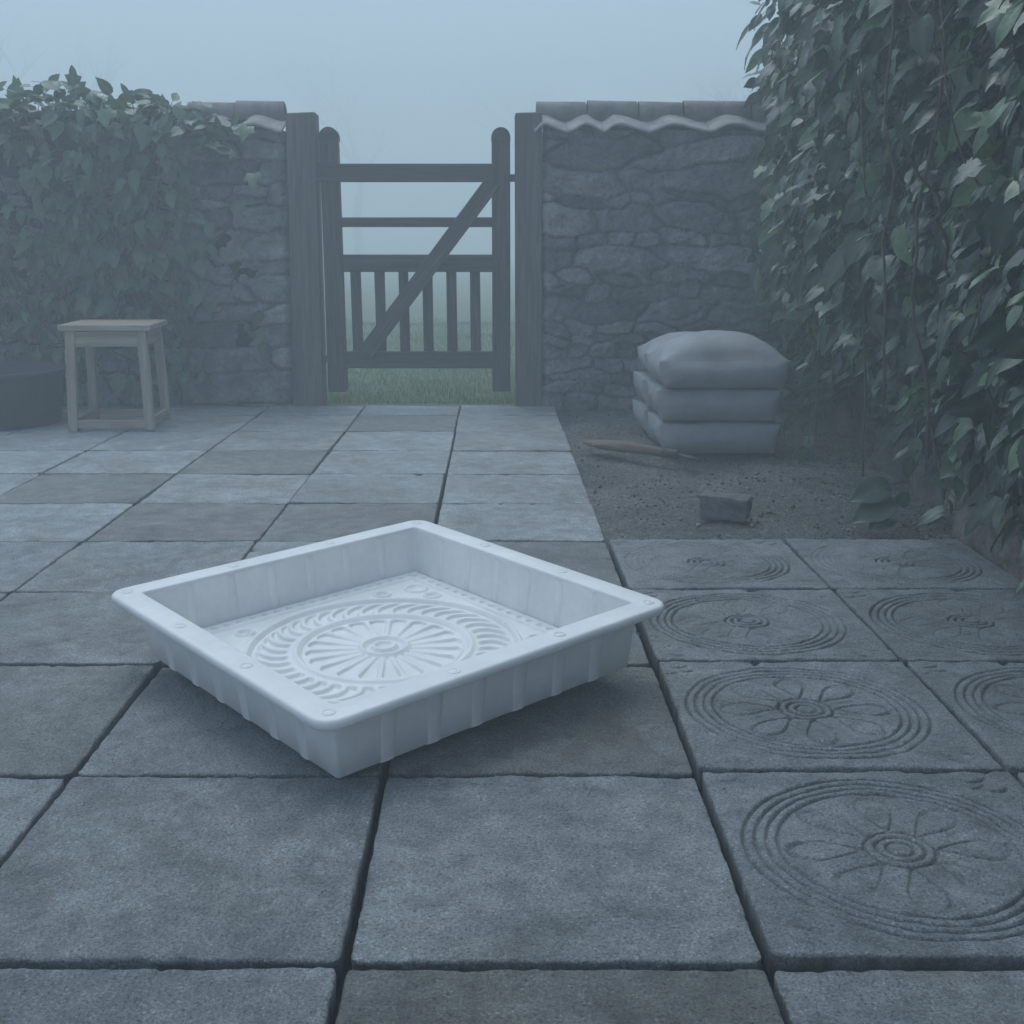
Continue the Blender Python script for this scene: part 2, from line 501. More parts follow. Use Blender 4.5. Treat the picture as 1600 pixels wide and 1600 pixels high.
# ------------------------------------------------------------------ rubble stone face
def rubble(Wd, Ht, res, seed, course=0.13, stretch=2.2, depth=0.045, quoin=None):
    """height field of rubble masonry; returns U, Vv grids, height, per-vertex stone value"""
    r = np.random.default_rng(seed)
    seeds = []
    z = -0.05
    while z < Ht + 0.15:
        h = course * r.uniform(0.55, 1.6)
        x = -0.2 - r.uniform(0, 0.3)
        while x < Wd + 0.3:
            l = h * r.uniform(1.1, stretch * 1.7)
            seeds.append((x + l / 2, z + h / 2 + r.normal(0, h * 0.13), l * r.uniform(0.85, 1.1), h * r.uniform(0.85, 1.1), r.normal(0, 0.14)))
            x += l
        z += h
    Sd = np.array(seeds)
    nx = int(Wd / res) + 1; ny = int(Ht / res) + 1
    U, Vv = np.meshgrid(np.linspace(0, Wd, nx), np.linspace(0, Ht, ny))
    wu = U + 0.035 * fbm(U * 7, Vv * 7, seed, 3); wv = Vv + 0.03 * fbm(U * 7 + 9, Vv * 7, seed + 3, 3)
    f1 = np.full(U.shape, 1e9); f2 = np.full(U.shape, 1e9); own = np.zeros(U.shape, int)
    for k, (cx, cz, l, h, tl) in enumerate(Sd):
        du, dv_ = wu - cx, wv - cz
        a = du * math.cos(tl) + dv_ * math.sin(tl); b = -du * math.sin(tl) + dv_ * math.cos(tl)
        d = ((np.abs(a) / (l / 2)) ** 3 + (np.abs(b) / (h / 2)) ** 3) ** (1 / 3)
        c = d < f1
        f2 = np.where(c, f1, np.minimum(f2, d)); own = np.where(c, k, own); f1 = np.where(c, d, f1)
    edge = np.clip((f2 - f1) / 0.42, 0, 1)
    prof = 1 - (1 - edge) ** 2.6
    val = r.uniform(0.1, 1, len(Sd)); off = r.normal(0, 0.014, len(Sd)); tx = r.normal(0, 0.06, len(Sd)); tz = r.normal(0, 0.10, len(Sd))
    Hh = depth * prof + off[own] * prof + ((U - Sd[own, 0]) * tx[own] + (Vv - Sd[own, 1]) * tz[own]) * prof
    Hh = Hh + 0.030 * fbm(U * 9, Vv * 14, seed + 5, 5) + 0.010 * fbm(U * 40, Vv * 48, seed + 8, 2)
    st = np.where(edge < 0.10, 0.25, val[own] + 0.25 * fbm(U * 8, Vv * 8, seed + 21, 3)).clip(0, 1)
    return U, Vv, Hh, st, nx, ny

def wall_mesh(name, Wd, Ht, thick, seed, **kw):
    """stone face towards local -Y, box behind it"""
    U, Vv, Hh, st, nx, ny = rubble(Wd, Ht, kw.pop('res', 0.0085), seed, **kw)
    ends = np.minimum(U, Wd - U)
    Hh = Hh - 0.05 * (1 - sstep(0, 0.05, ends)) ** 2
    V = np.stack([U, -Hh, Vv], 2).reshape(-1, 3)
    q = grid_quads(nx, ny)
    # ends, top and back follow the edge of the face
    n0 = len(V)
    left = np.arange(ny) * nx; right = left + nx - 1; top = (ny - 1) * nx + np.arange(nx)
    bl = V[left].copy(); bl[:, 1] = thick; br = V[right].copy(); br[:, 1] = thick; tp = V[top].copy(); tp[:, 1] = thick
    V = np.concatenate([V, bl, br, tp])
    il = n0 + np.arange(ny); ir = n0 + ny + np.arange(ny); it = n0 + 2 * ny + np.arange(nx)
    q = np.concatenate([q, np.stack([left[1:], il[1:], il[:-1], left[:-1]], 1), np.stack([right[:-1], ir[:-1], ir[1:], right[1:]], 1),
                        np.stack([top[:-1], top[1:], it[1:], it[:-1]], 1), [(il[0], il[-1], ir[-1], ir[0])]])
    me = mesh_np(name, V, q)
    set_attr(me, "stone", np.concatenate([st.ravel(), st.ravel()[left], st.ravel()[right], st.ravel()[top]]))
    return me

WY = 7.36            # wall face
LW = empty("stone_wall", (-4.3, WY, -0.03))
tag(LW, "rubble stone wall left of the gate, largely under creeper, with a scrap of tiled coping", "wall", "stone walls either side of the gate")
ob("stonework", wall_mesh("stonework_creeper_side", 3.03, 1.70, 0.34, 11, course=0.13, stretch=3.0, depth=0.06), M_STONE, LW)
RW = empty("stone_wall", (0.30, WY, -0.03))
tag(RW, "bare rubble stone wall right of the gate with wavy tiled coping, behind the sacks", "wall", "stone walls either side of the gate")
ob("stonework", wall_mesh("stonework_bare_side", 1.95, 1.70, 0.34, 23, course=0.115, stretch=3.2, depth=0.06), M_STONE, RW)

def barrel_tile(x0, x1, y, z, r, parent, tilt=0.0):
    """half round ridge tile along X, with thickness"""
    n = 14
    a = np.linspace(-0.55, math.pi + 0.55, n)
    V = []
    for k, x in enumerate((x0, x0 + 0.004, x1 - 0.004, x1)):
        rr = r + 0.013 * (1 - k / 3.0) + random.uniform(-.001, .001) - (0.004 if k in (0, 3) else 0)
        V.append(np.stack([np.full(n, x), y + rr * np.cos(a), z + rr * np.sin(a) + tilt * k], 1))
    for x in (x1, x0):
        V.append(np.stack([np.full(n, x), y + (r - 0.016) * np.cos(a), z + (r - 0.016) * np.sin(a)], 1))
    V.append(V[0])
    V = np.concatenate(V)
    V[:, 2] += 0.004 * vnoise(V[:, 0] * 20, V[:, 1] * 30, 5)
    o = ob("ridge_tile", mesh_np("ridge_tile", V, grid_quads(n, 7)), M_TILE, parent)
    return o

def pantile(x0, xc, x1, yr, zr, ye, ze, amp, parent):
    """one S-shaped eave tile: valley at x0, crest at xc, valley at x1; from the ridge down to the eave"""
    n = 22; ms = 7
    xs = np.linspace(x0, x1, n)
    ph = np.where(xs < xc, (xs - x0) / (xc - x0) * 0.5, 0.5 + (xs - xc) / (x1 - xc) * 0.5)
    wv = amp * (0.5 - 0.5 * np.cos(2 * math.pi * ph)) ** 0.85
    top, bot = [], []
    for k in range(ms):
        s = k / (ms - 1)
        y = yr + (ye - yr) * s; z = zr + (ze - zr) * s
        zz = z + wv + 0.003 * vnoise(xs * 25, xs * 0 + s * 4, 7)
        jut = 0.014 * vnoise(xs * 0 + x0 * 9, xs * 0, 3)
        top.append(np.stack([xs, np.full(n, y + jut), zz], 1))
        bot.append(np.stack([xs, np.full(n, y + jut), zz - 0.014], 1))
    ring = top + bot[::-1] + [top[0]]
    V = np.concatenate(ring)
    return ob("eave_tile", mesh_np("eave_tile", V, grid_quads(n, len(ring))), M_EAVE, parent)

# right coping (wall-local coordinates: x from 0, y from face, z from -0.03)
ox = 0.30
rx = [-0.045, 0.27, 0.585, 0.86, 1.275, 1.58, 1.90]
for k in range(len(rx) - 1):
    barrel_tile(rx[k] + 0.004, rx[k + 1] - 0.004, 0.165, 1.806 + (0.005 if k % 2 else 0), 0.075, RW)
vals = [(-0.10, 0.03, 0.14), (0.14, 0.255, 0.355), (0.355, 0.44, 0.635), (0.635, 0.775, 0.99), (0.99, 1.12, 1.335), (1.335, 1.47, 1.63), (1.63, 1.76, 1.9)]
vals[0] = (0.14 - 0.20, -0.0, 0.14)
for k, (a, c, b) in enumerate(vals):
    pantile(a + 0.001, c, b - 0.001, 0.12, 1.772, -0.105, 1.692, 0.043, RW)
for wd, cx_, par in ((1.94, 0.97, RW), (2.98, 1.50, LW)):
    ob("mortar_bed", bevel_box(wd, 0.31, 0.06, 0.012, center=(cx_, 0.165, 1.69)), M_BLOCK, par)
    ob("mortar_core", bevel_box(wd, 0.10, 0.115, 0.012, center=(cx_, 0.165, 1.775)), M_BLOCK, par)
# left coping stub beside the gate post
barrel_tile(2.42, 2.71, 0.165, 1.804, 0.074, LW); barrel_tile(2.715, 3.01, 0.165, 1.81, 0.075, LW)
for a, c, b in [(2.3, 2.4, 2.52), (2.52, 2.62, 2.74), (2.74, 2.85, 3.03)]:
    pantile(a + 0.001, c, b - 0.001, 0.12, 1.772, -0.10, 1.692, 0.043, LW)

# ------------------------------------------------------------------ gate posts and gate
pl = empty("gate_post", (-1.17, 7.4, 0)); tag(pl, "thick square timber post left of the gate beside the creeper wall", "gate post", "posts either side of the gate")
beam("post", (-0.006, 0, -0.05), (0.006, 0, 1.772), 0.185, 0.17, M_POSTWOOD, pl, 0.012, jitter=0.006)
pr = empty("gate_post", (0.212, 7.4, 0)); tag(pr, "thick square timber post right of the gate beside the bare stone wall", "gate post", "posts either side of the gate")
beam("post", (0.006, 0, -0.05), (-0.004, 0, 1.772), 0.168, 0.17, M_POSTWOOD, pr, 0.012, jitter=0.005)

G = empty("garden_gate", (-0.48, 7.38, 0))
tag(G, "weathered wooden garden gate with diagonal brace and lower pickets between two posts", "gate")
GX = 0.48
def stile(xa, xb, wd):
    n = 20
    beam("stile", (xa + GX, 0, 0.088), (xb + GX, 0, 1.60), wd, 0.075, M_GATEWOOD, o_g, 0.007, jitter=0.003)
o_g = G
for xa, xb, wd in ((-0.993, -1.003, 0.116), (0.047, 0.041, 0.112)):
    st = beam("stile", (xa + GX, 0, 0.088), (xb + GX, 0, 1.615), wd, 0.08, M_GATEWOOD, G, 0.007, jitter=0.003)
    # rounded head with a small neck
    a = np.linspace(0, math.pi, 15)
    r = wd / 2 + 0.002
    pr_ = [(-r, 1.612)] + [(-r * math.cos(t_), 1.632 + r * 1.02 * math.sin(t_)) for t_ in a] + [(r, 1.612)]
    P = np.array(pr_); nP = len(P)
    V = np.concatenate([np.stack([P[:, 0] * s + xb + GX, np.full(nP, y), 1.612 + (P[:, 1] - 1.612) * s2], 1)
                        for y, s, s2 in ((-0.036, 0.9, 0.93), (-0.042, 1, 1), (0.042, 1, 1), (0.036, 0.9, 0.93))])
    qs = []
    for k in range(3):
        i = np.arange(nP); j = (i + 1) % nP
        qs.append(np.stack([k * nP + i, k * nP + j, (k + 1) * nP + j, (k + 1) * nP + i], 1))
    c0 = len(V)
    V = np.concatenate([V, [[xb + GX, -0.038, 1.64], [xb + GX, 0.038, 1.64]]])
    i = np.arange(nP); j = (i + 1) % nP
    tr = np.concatenate([np.stack([np.full(nP, c0), j, i], 1), np.stack([np.full(nP, c0 + 1), 3 * nP + i, 3 * nP + j], 1)])
    hd = ob("stile_head", mesh_np("stile_head", V, np.concatenate(qs), tr, smooth=False), M_GATEWOOD, G)
beam("rail", (-1.075 + GX, -0.052, 1.424), (0.0 + GX, -0.052, 1.424), 0.03, 0.108, M_GATEWOOD, G, 0.005, up=(0, 0, 1))
beam("rail", (-0.95 + GX, 0.0, 1.134), (-0.01 + GX, 0.0, 1.134), 0.04, 0.06, M_GATEWOOD, G, 0.005, up=(0, 0, 1))
beam("rail", (-0.95 + GX, -0.005, 0.886), (-0.01 + GX, -0.005, 0.886), 0.05, 0.105, M_GATEWOOD, G, 0.005, up=(0, 0, 1))
beam("rail", (-0.945 + GX, -0.008, 0.289), (-0.01 + GX, -0.008, 0.289), 0.055, 0.108, M_GATEWOOD, G, 0.005, up=(0, 0, 1))
for k in range(6):
    x = -0.862 + 0.1495 * k
    beam("picket", (x + GX, 0.012, 0.335), (x + GX - 0.004, 0.012, 0.84), 0.064, 0.022, M_GATEWOOD, G, 0.003, jitter=0.002)
beam("brace", (-0.81 + GX, -0.05, 0.335), (-0.005 + GX, -0.05, 1.375), 0.098, 0.03, M_GATEWOOD, G, 0.005)
me = bevel_box(0.10, 0.02, 0.045, 0.004, center=(0.115 + GX, -0.035, 1.395)); ob("latch", me, M_METAL, G)
me = bevel_box(0.07, 0.02, 0.04, 0.004, center=(-1.07 + GX, -0.03, 1.40)); ob("hinge", me, M_METAL, G)
me = bevel_box(0.07, 0.02, 0.04, 0.004, center=(-1.065 + GX, -0.03, 0.30)); ob("hinge", me, M_METAL, G)

# ------------------------------------------------------------------ paving
PITCHS = 0.6045
ROW0 = 1.467 - PITCHS
COLX = [0.39 - 0.6045 * k for k in range(0, 10)]
HALF = 0.2977

def slab_mesh(name, n, seed, carve=None, chip=1.0, thick=0.05):
    lin = np.linspace(-1, 1, n)
    lin = np.sign(lin) * (1 - (1 - np.abs(lin)) ** 1.0)
    u = np.concatenate([[-1, -0.992, -0.982, -0.968, -0.95], np.linspace(-0.93, 0.93, n), [0.95, 0.968, 0.982, 0.992, 1]])
    N = len(u)
    X, Y = np.meshgrid(u * HALF, u * HALF)
    d = HALF - np.maximum(np.abs(X), np.abs(Y))
    r0 = 0.005 + 0.009 * np.clip(fbm(X * 14, Y * 14, seed, 4) + 0.05, 0, 1) * chip
    e = np.clip(1 - d / r0, 0, 1)
    Z = -(r0 * 0.75) * (1 - np.sqrt(np.clip(1 - e * e, 0, 1)))
    chips = np.clip(fbm(X * 16 + 3, Y * 16, seed + 4, 3) - 0.36, 0, 1) * np.clip(1 - d / 0.035, 0, 1)
    Z -= 0.035 * chips * chip
    Z += 0.0045 * fbm(X * 4, Y * 4, seed + 9, 3) + 0.0034 * fbm(X * 15, Y * 28, seed + 12, 4)
    if n > 60: Z += 0.0022 * fbm(X * 70, Y * 95, seed + 15, 2)
    recess_shade = np.zeros_like(X)  # painted shade: how dark each groove and slab edge is coloured
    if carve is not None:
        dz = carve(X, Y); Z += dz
        recess_shade = np.clip(-dz / 0.010, 0, 1) ** 1.3 * 0.5
    recess_shade = np.maximum(recess_shade, 0.92 * np.clip(-(Z + 0.002) / 0.008, 0, 1) * (d < 0.014))
    XX = X - np.sign(X) * 0.0025 * np.clip(fbm(Y * 40, Y * 0 + seed, seed + 2, 3) + .1, 0, 1) * (np.abs(X) > HALF * 0.985)
    YY = Y - np.sign(Y) * 0.0025 * np.clip(fbm(X * 40, X * 0 + seed, seed + 6, 3) + .1, 0, 1) * (np.abs(Y) > HALF * 0.985)
    # rounded corners
    cxx = np.clip(np.abs(XX) - (HALF - 0.018), 0, None); cyy = np.clip(np.abs(YY) - (HALF - 0.018), 0, None)
    L = np.hypot(cxx, cyy); k = np.where(L > 0.018, 0.018 / np.maximum(L, 1e-9), 1.0)
    XX = np.where((cxx > 0) & (cyy > 0), np.sign(XX) * (HALF - 0.018 + cxx * k), XX)
    YY = np.where((cxx > 0) & (cyy > 0), np.sign(YY) * (HALF - 0.018 + cyy * k), YY)
    V = np.stack([XX, YY, Z], 2).reshape(-1, 3)
    q = grid_quads(N, N)
    rim = np.concatenate([np.arange(N), np.arange(1, N) * N + N - 1, (N - 1) * N + np.arange(N - 2, -1, -1), np.arange(N - 2, 0, -1) * N])
    lo = V[rim].copy(); lo[:, 2] = -thick; lo[:, :2] *= 0.994
    i = np.arange(len(rim)); j = (i + 1) % len(rim)
    q = np.concatenate([q, np.stack([rim[j], rim[i], len(V) + i, len(V) + j], 1)])
    V = np.concatenate([V, lo])
    me = mesh_np(name, V, q)
    set_attr(me, 'recess_shade', np.concatenate([recess_shade.ravel(), np.full(len(rim), 0.95)]))  # slab sides coloured nearly black for the shade in the joints
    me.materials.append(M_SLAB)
    return me

def groove(d, wd): return np.exp(-(d / wd) ** 2)

def carving(seed, fade, petal):
    def f(X, Y):
        x, y = X + 0.014, Y
        r = np.hypot(x, y); th = np.arctan2(y, x)
        wear = np.clip(1.0 + fade * 1.6 * fbm(X * 5, Y * 5, seed, 3), 0.25, 1.25)
        wob = 0.0016 * fbm(X * 10, Y * 10, seed + 2, 2)
        g = np.zeros_like(X)
        for rad, dp, w_ in ((0.258, 0.0075, 0.0033), (0.238, 0.0075, 0.0033), (0.219, 0.007, 0.0032), (0.200, 0.0075, 0.0034)):
            g += dp * groove(r - rad + wob, w_)
        for rad, dp in ((0.058, 0.009), (0.040, 0.009), (0.022, 0.008)):
            g += dp * groove(r - rad + wob, 0.0034)
        pg = np.zeros_like(X)
        for k in range(8):
            a = k * math.pi / 4
            uu = x * math.cos(a) + y * math.sin(a); vv = -x * math.sin(a) + y * math.cos(a)
            hw = 0.033 * (0.38 + 0.62 * sstep(0.06, 0.16, uu))
            e = np.sqrt(((uu - 0.126) / 0.060) ** 2 + (vv / hw) ** 2)
            pg += groove((e - 1) * 0.024, 0.0030)
            pg -= 0.15 * np.clip(1 - e, 0, 1)                     # petals swell a little
            a += math.pi / 8
            uu = x * math.cos(a) + y * math.sin(a); vv = -x * math.sin(a) + y * math.cos(a)
            pg += 0.22 * groove(vv, 0.003) * (uu > 0.066) * (uu < 0.125)
        g += 0.0068 * petal * pg * np.clip(0.85 + 1.1 * fbm(X * 4, Y * 4, seed + 5, 2), 0.4, 1.2)
        for sx in (-1, 1):
            for sy in (-1, 1):
                for (ax, ay, ll) in ((0.235, 0.262, 0.03), (0.262, 0.222, 0.026), (0.222, 0.232, 0.02)):
                    dx, dy = x - sx * ax, y - sy * ay
                    al, ac = (dx * 0.94 + dy * 0.34 * sy), (dy * 0.94 - dx * 0.34 * sy)
                    g += 0.008 * np.exp(-(al / (ll * 0.7)) ** 4) * groove(ac + 0.004 * np.cos(al * 90), 0.0038) * np.clip(0.6 + 1.6 * vnoise(X * 9 + sx, Y * 9 + sy, seed + 8), 0, 1)
        return -g * wear
    return f

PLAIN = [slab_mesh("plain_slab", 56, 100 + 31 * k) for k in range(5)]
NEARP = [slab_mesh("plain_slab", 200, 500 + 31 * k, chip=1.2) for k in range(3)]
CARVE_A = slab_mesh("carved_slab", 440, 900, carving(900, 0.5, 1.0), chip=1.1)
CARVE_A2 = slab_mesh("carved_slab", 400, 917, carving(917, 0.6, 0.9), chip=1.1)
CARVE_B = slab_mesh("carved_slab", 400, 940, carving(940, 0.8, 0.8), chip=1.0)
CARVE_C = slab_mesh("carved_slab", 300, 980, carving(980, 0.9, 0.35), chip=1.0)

ORD = ["front", "second", "third", "fourth", "fifth", "sixth", "seventh", "eighth", "ninth", "tenth", "eleventh"]
COLN = {0: "touching the carved slabs and gravel", 1: "one column left of the gravel edge", 2: "two columns left of the gravel edge",
        3: "three columns left of the gravel edge", 4: "four columns left of the gravel edge", 5: "five columns left of the gravel edge",
        6: "six columns left of the gravel edge", 7: "seven columns left of the gravel edge", 8: "eight columns left of the gravel edge"}
GREY = (0.305, 0.321, 0.332)
tint = {(0, 0): (0.202, 0.202, 0.195), (2, 0): (0.234, 0.239, 0.238), (2, 2): (0.267, 0.267, 0.259), (3, 2): (0.260, 0.259, 0.256),  # third row beside the carved slabs: darker tile with tray shade in its colour
        (4, 0): (0.2, 0.19, 0.175), (5, 2): (0.21, 0.195, 0.175), (6, 3): (0.2, 0.198, 0.188), (5, 1): (0.21, 0.207, 0.2), (7, 2): (0.21, 0.208, 0.2), (9, 1): (0.21, 0.205, 0.2)}
def put_slab(r, xc, yc, me, z, tl, label, group, name, rot):
    o = bpy.data.objects.new(name, me)
    link(o)
    o.location = (xc, yc, z)
    o.rotation_euler = (random.gauss(0, tl), random.gauss(0, tl), rot)
    o.scale = (1, 0.988, 1) if abs(math.sin(rot)) < 0.5 else (0.988, 1, 1)      # cross joints a little wider
    tag(o, label, "paving slab", group)
    return o
for r in range(0, 11):
    yc = ROW0 + (r + 0.5) * PITCHS
    if r == 10: continue
    half_vis = 0.47 * (yc + 0.5) * 1.02 + 0.3
    for c in range(0, 9):
        xc = 0.39 - (c + 0.5) * PITCHS + 0.003 * random.uniform(-1, 1)
        if abs(xc) > half_vis + 1.5 and c > 0: continue
        near = r <= 2
        me = random.choice(NEARP if near else PLAIN)
        brown = (r, c) in tint
        colr = tint.get((r, c)) or tuple(v * random.uniform(0.9, 1.1) for v in [1])[0:1]
        if brown and r >= 3: colr = tuple(0.5 * a_ + 0.5 * b_ * 1.1 for a_, b_ in zip(colr, GREY))
        if not brown:
            k = random.uniform(0.92, 1.08) * (1.0, 1.0, 1.0, 1.1, 1.2, 1.3, 1.35, 1.35, 1.35, 1.35, 1.35)[r]; colr = tuple(v * k for v in GREY)  # far rows paler: grazing sheen put into the slab colour
        lab = ("brownish" if brown else "grey") + " plain paving slab, " + ORD[r] + " row from the camera, " + COLN[c]
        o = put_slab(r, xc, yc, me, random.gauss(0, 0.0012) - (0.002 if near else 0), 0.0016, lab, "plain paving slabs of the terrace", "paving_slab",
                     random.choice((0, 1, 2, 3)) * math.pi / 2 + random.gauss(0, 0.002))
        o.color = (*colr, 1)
# last strip of shorter slabs against the wall and gate
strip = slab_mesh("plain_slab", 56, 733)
yc = ROW0 + 10.25 * PITCHS
y0s = ROW0 + 10 * PITCHS; y1s = 7.335
for c in range(0, 9):
    xc = 0.39 - (c + 0.5) * PITCHS
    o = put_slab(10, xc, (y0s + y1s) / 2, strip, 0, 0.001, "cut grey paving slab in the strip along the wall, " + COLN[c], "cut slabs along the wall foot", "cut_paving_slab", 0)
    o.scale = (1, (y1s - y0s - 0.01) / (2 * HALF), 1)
    k = random.uniform(1.2, 1.4); o.color = (*[v * k for v in GREY], 1)  # strip carries the same painted far brightness in its colour
# plain slabs on the right in front of the carved ones
for c, nm in ((0, "directly in front of the nearest carved slab"), (1, "at the bottom right corner of the photo")):
    o = put_slab(0, 0.39 + (c + 0.5) * PITCHS, ROW0 + 0.5 * PITCHS, NEARP[c], -0.003, 0.002,
                 "grey plain paving slab, front row, " + nm, "plain paving slabs of the terrace", "paving_slab", c * math.pi / 2)
    o.color = (*[v * 1.03 for v in GREY], 1)
rows_n = {1: "nearest row", 2: "second nearest row", 3: "third row back", 4: "farthest row at the gravel edge"}
for r in range(1, 5):
    for c in range(2):
        me = (None, CARVE_A, CARVE_A2, CARVE_B, CARVE_C)[r]
        lab = ("carved slab with rings and petals, %s, %s column of carved slabs" % (rows_n[r], "left" if c == 0 else "right"))
        o = put_slab(r, 0.394 + (c + 0.5) * PITCHS, ROW0 + (r + 0.5) * PITCHS, me, 0.010 if r > 1 else 0.009, 0.0025, lab,
                     "carved ring pattern paving slabs", "carved_slab", random.gauss(0, 0.004))
        k = 1.0 if r != 3 or c == 0 else 0.85
        o.color = (0.3 * k, 0.316 * k, 0.327 * k, 1)

# ------------------------------------------------------------------ moulded tray
KS = 0.950
AW, AD, TH, IW, BW = 0.4951 * KS, 0.5058 * KS, 0.1695 * KS, 0.0671 * KS, 0.0735 * KS
T = empty("plastic_tray")
t1, t2, yaw = 0.0397, 0.0288, 0.7064
xa = Vector((1, 0, t1)).normalized()
za = xa.cross(Vector((0, 1, t2))).normalized()
ya = za.cross(xa).normalized()
Rl = Matrix((xa, ya, za)).transposed()
T.rotation_euler = (Matrix.Rotation(yaw, 3, 'Z') @ Rl).to_euler()
T.location = (-0.2733 * KS, 2.7429 * KS, 1 - (1 + 0.0158) * KS)
tag(T, "white plastic mould tray with ribbed sides and round medallion relief on the paving", "tray")

def rrect(a, b, r, seg=7, m=10):
    """points of a rounded rectangle, always the same count"""
    P = []
    for (sx, sy, a0) in ((1, 1, 0), (-1, 1, 90), (-1, -1, 180), (1, -1, 270)):
        for k in range(seg):
            t_ = math.radians(a0 + 90 * k / (seg - 1))
            P.append((sx * (a - r) + r * math.cos(t_), sy * (b - r) + r * math.sin(t_)))
    out = []
    n = len(P)
    for k in range(n):
        out.append(P[k])
        if k % seg == seg - 1:
            p, q_ = P[k], P[(k + 1) % n]
            for s in range(1, m):
                out.append((p[0] + (q_[0] - p[0]) * s / m, p[1] + (q_[1] - p[1]) * s / m))
    return np.array(out)

def loops(prof, rcorner):
    """prof of (inset, z, corner radius or None)"""
    L = []
    for it in prof:
        o_, z = it[0], it[1]
        r = it[2] if len(it) > 2 else max(rcorner - o_, 0.010)
        p = rrect(AW - o_, AD - o_, r)
        L.append(np.column_stack([p, np.full(len(p), z)]))
    n = len(L[0]); V = np.concatenate(L)
    q = []
    for k in range(len(L) - 1):
        i = np.arange(n); j = (i + 1) % n
        q.append(np.stack([k * n + i, k * n + j, (k + 1) * n + j, (k + 1) * n + i], 1))
    return V, np.concatenate(q), n

LIP = 0.021
RC = 0.045
prof = [(0.052, TH - 0.012), (0.010, TH - 0.012), (0.008, TH - LIP), (0.0035, TH - LIP - 0.0005), (0.0, TH - LIP + 0.003), (-0.0005, TH - 0.009), (0.0015, TH - 0.0035), (0.0045, TH - 0.0008), (0.009, TH)]
prof += [(IW - 0.004, TH, 0.012), (IW - 0.0012, TH - 0.001, 0.011), (IW, TH - 0.004, 0.010), (IW + 0.0005, TH - 0.012, 0.010)]
V, q, n = loops(prof, RC)
rim = ob("rim", mesh_np("rim", V, q), M_TRAY, T)
FLOORZ = 0.030
TB = 0.012     # inner taper
WTH = 0.051    # outer wall inset under the rim
inner = [(IW + 0.0005, TH - 0.010, 0.010), (IW + 0.3 * TB, TH * 0.65, 0.010), (IW + TB, FLOORZ + 0.006, 0.010), (IW + TB + 0.004, FLOORZ, 0.010), (IW + TB + 0.02, FLOORZ - 0.001, 0.010)]
outer = [(WTH, TH - 0.011, 0.008), (WTH + (BW - WTH) * 0.5, TH * 0.5, 0.008), (BW - 0.0015, 0.003, 0.008), (BW + 0.002, 0.0, 0.008), (BW + 0.06, 0.0, 0.006), (BW + 0.2, 0.0, 0.006), (BW + 0.38, 0.0, 0.004)]
A = Acc()
V, q, n = loops(inner, RC); A.add(V, q)
V, q, n = loops(outer, RC)
c0 = len(V); V = np.concatenate([V, [[0, 0, 0]]]); e = (len(outer) - 1) * n
tr = np.stack([e + np.arange(n), e + (np.arange(n) + 1) % n, np.full(n, c0)], 1)
A.add(V, q, tr)
ob("basin", A.mesh("basin"), M_TRAY, T)

# flat edge relief panel
FA, FB = AW - IW - TB - 0.003, AD - IW - TB - 0.003
nn = 380
u = np.linspace(-1, 1, nn)
X, Y = np.meshgrid(u * FA, u * FB)
r = np.hypot(X, Y); th = np.arctan2(Y, X)
Hh = np.zeros_like(X)
ridge = lambda d, w_: np.exp(-(d / w_) ** 2)
plate = lambda a, b, x, s: sstep(a - s, a + s, x) * (1 - sstep(b - s, b + s, x))
sq = np.maximum(np.abs(X) / FA, np.abs(Y) / FB) * FA
Hh += 0.0045 * ridge(sq - 0.345, 0.0045) + 0.003 * sstep(0.349, 0.354, sq)
# dots along the border
for ax, (P, Q, LP, LQ) in enumerate(((X, Y, FA, FB), (Y, X, FB, FA))):
    ph = (P / LP * 11) - np.round(P / LP * 11)
    dd = np.hypot(ph * LP / 11, np.abs(Q) - (LQ - 0.027))
    Hh -= 0.005 * (1 - sstep(0.006, 0.0095, dd))
R1 = 0.322
Hh += 0.006 * ridge(r - R1, 0.0065) - 0.0035 * ridge(r - R1 + 0.013, 0.004) - 0.003 * ridge(r - R1 - 0.012, 0.004)
# curved flutes
NF = 40
swirl = th + 0.55 * (r - 0.265) / 0.265 - 0.085 * (1 - ((r - 0.265) / 0.04) ** 2)
ph = swirl * NF / (2 * math.pi); ph = ph - np.floor(ph)
fl = np.abs(ph - 0.5) * 2
inside = plate(0.228, 0.300, r, 0.006)
wdt = np.sin(np.clip((r - 0.222) / 0.084, 0, 1) * math.pi) ** 0.6
Hh -= 0.0065 * inside * sstep(0.22, 0.52, (1 - fl) * (0.55 + 0.45 * wdt))
Hh += 0.0055 * ridge(r - 0.207, 0.0075) - 0.003 * ridge(r - 0.192, 0.004)
# spokes and sunk petals with round ends
NS = 20
ph = (th + 0.05) * NS / (2 * math.pi); ph = ph - np.floor(ph)
arc = np.abs(ph - 0.5) * 2 * math.pi / NS * r
half = math.pi / NS * r - 0.0045
pet = sstep(0.0, 0.004, half - arc) * sstep(0.062, 0.070, r) * (1 - sstep(0.0, 0.004, np.hypot(np.clip(r - 0.162, 0, None), arc) - np.minimum(half, 0.021)))
Hh -= 0.006 * pet * (0.4 + 0.6 * sstep(0.07, 0.17, r))
Hh += 0.006 * ridge(r - 0.054, 0.007) - 0.002 * ridge(r - 0.039, 0.006) + 0.006 * ridge(r - 0.025, 0.0065) - 0.004 * ridge(r, 0.01)
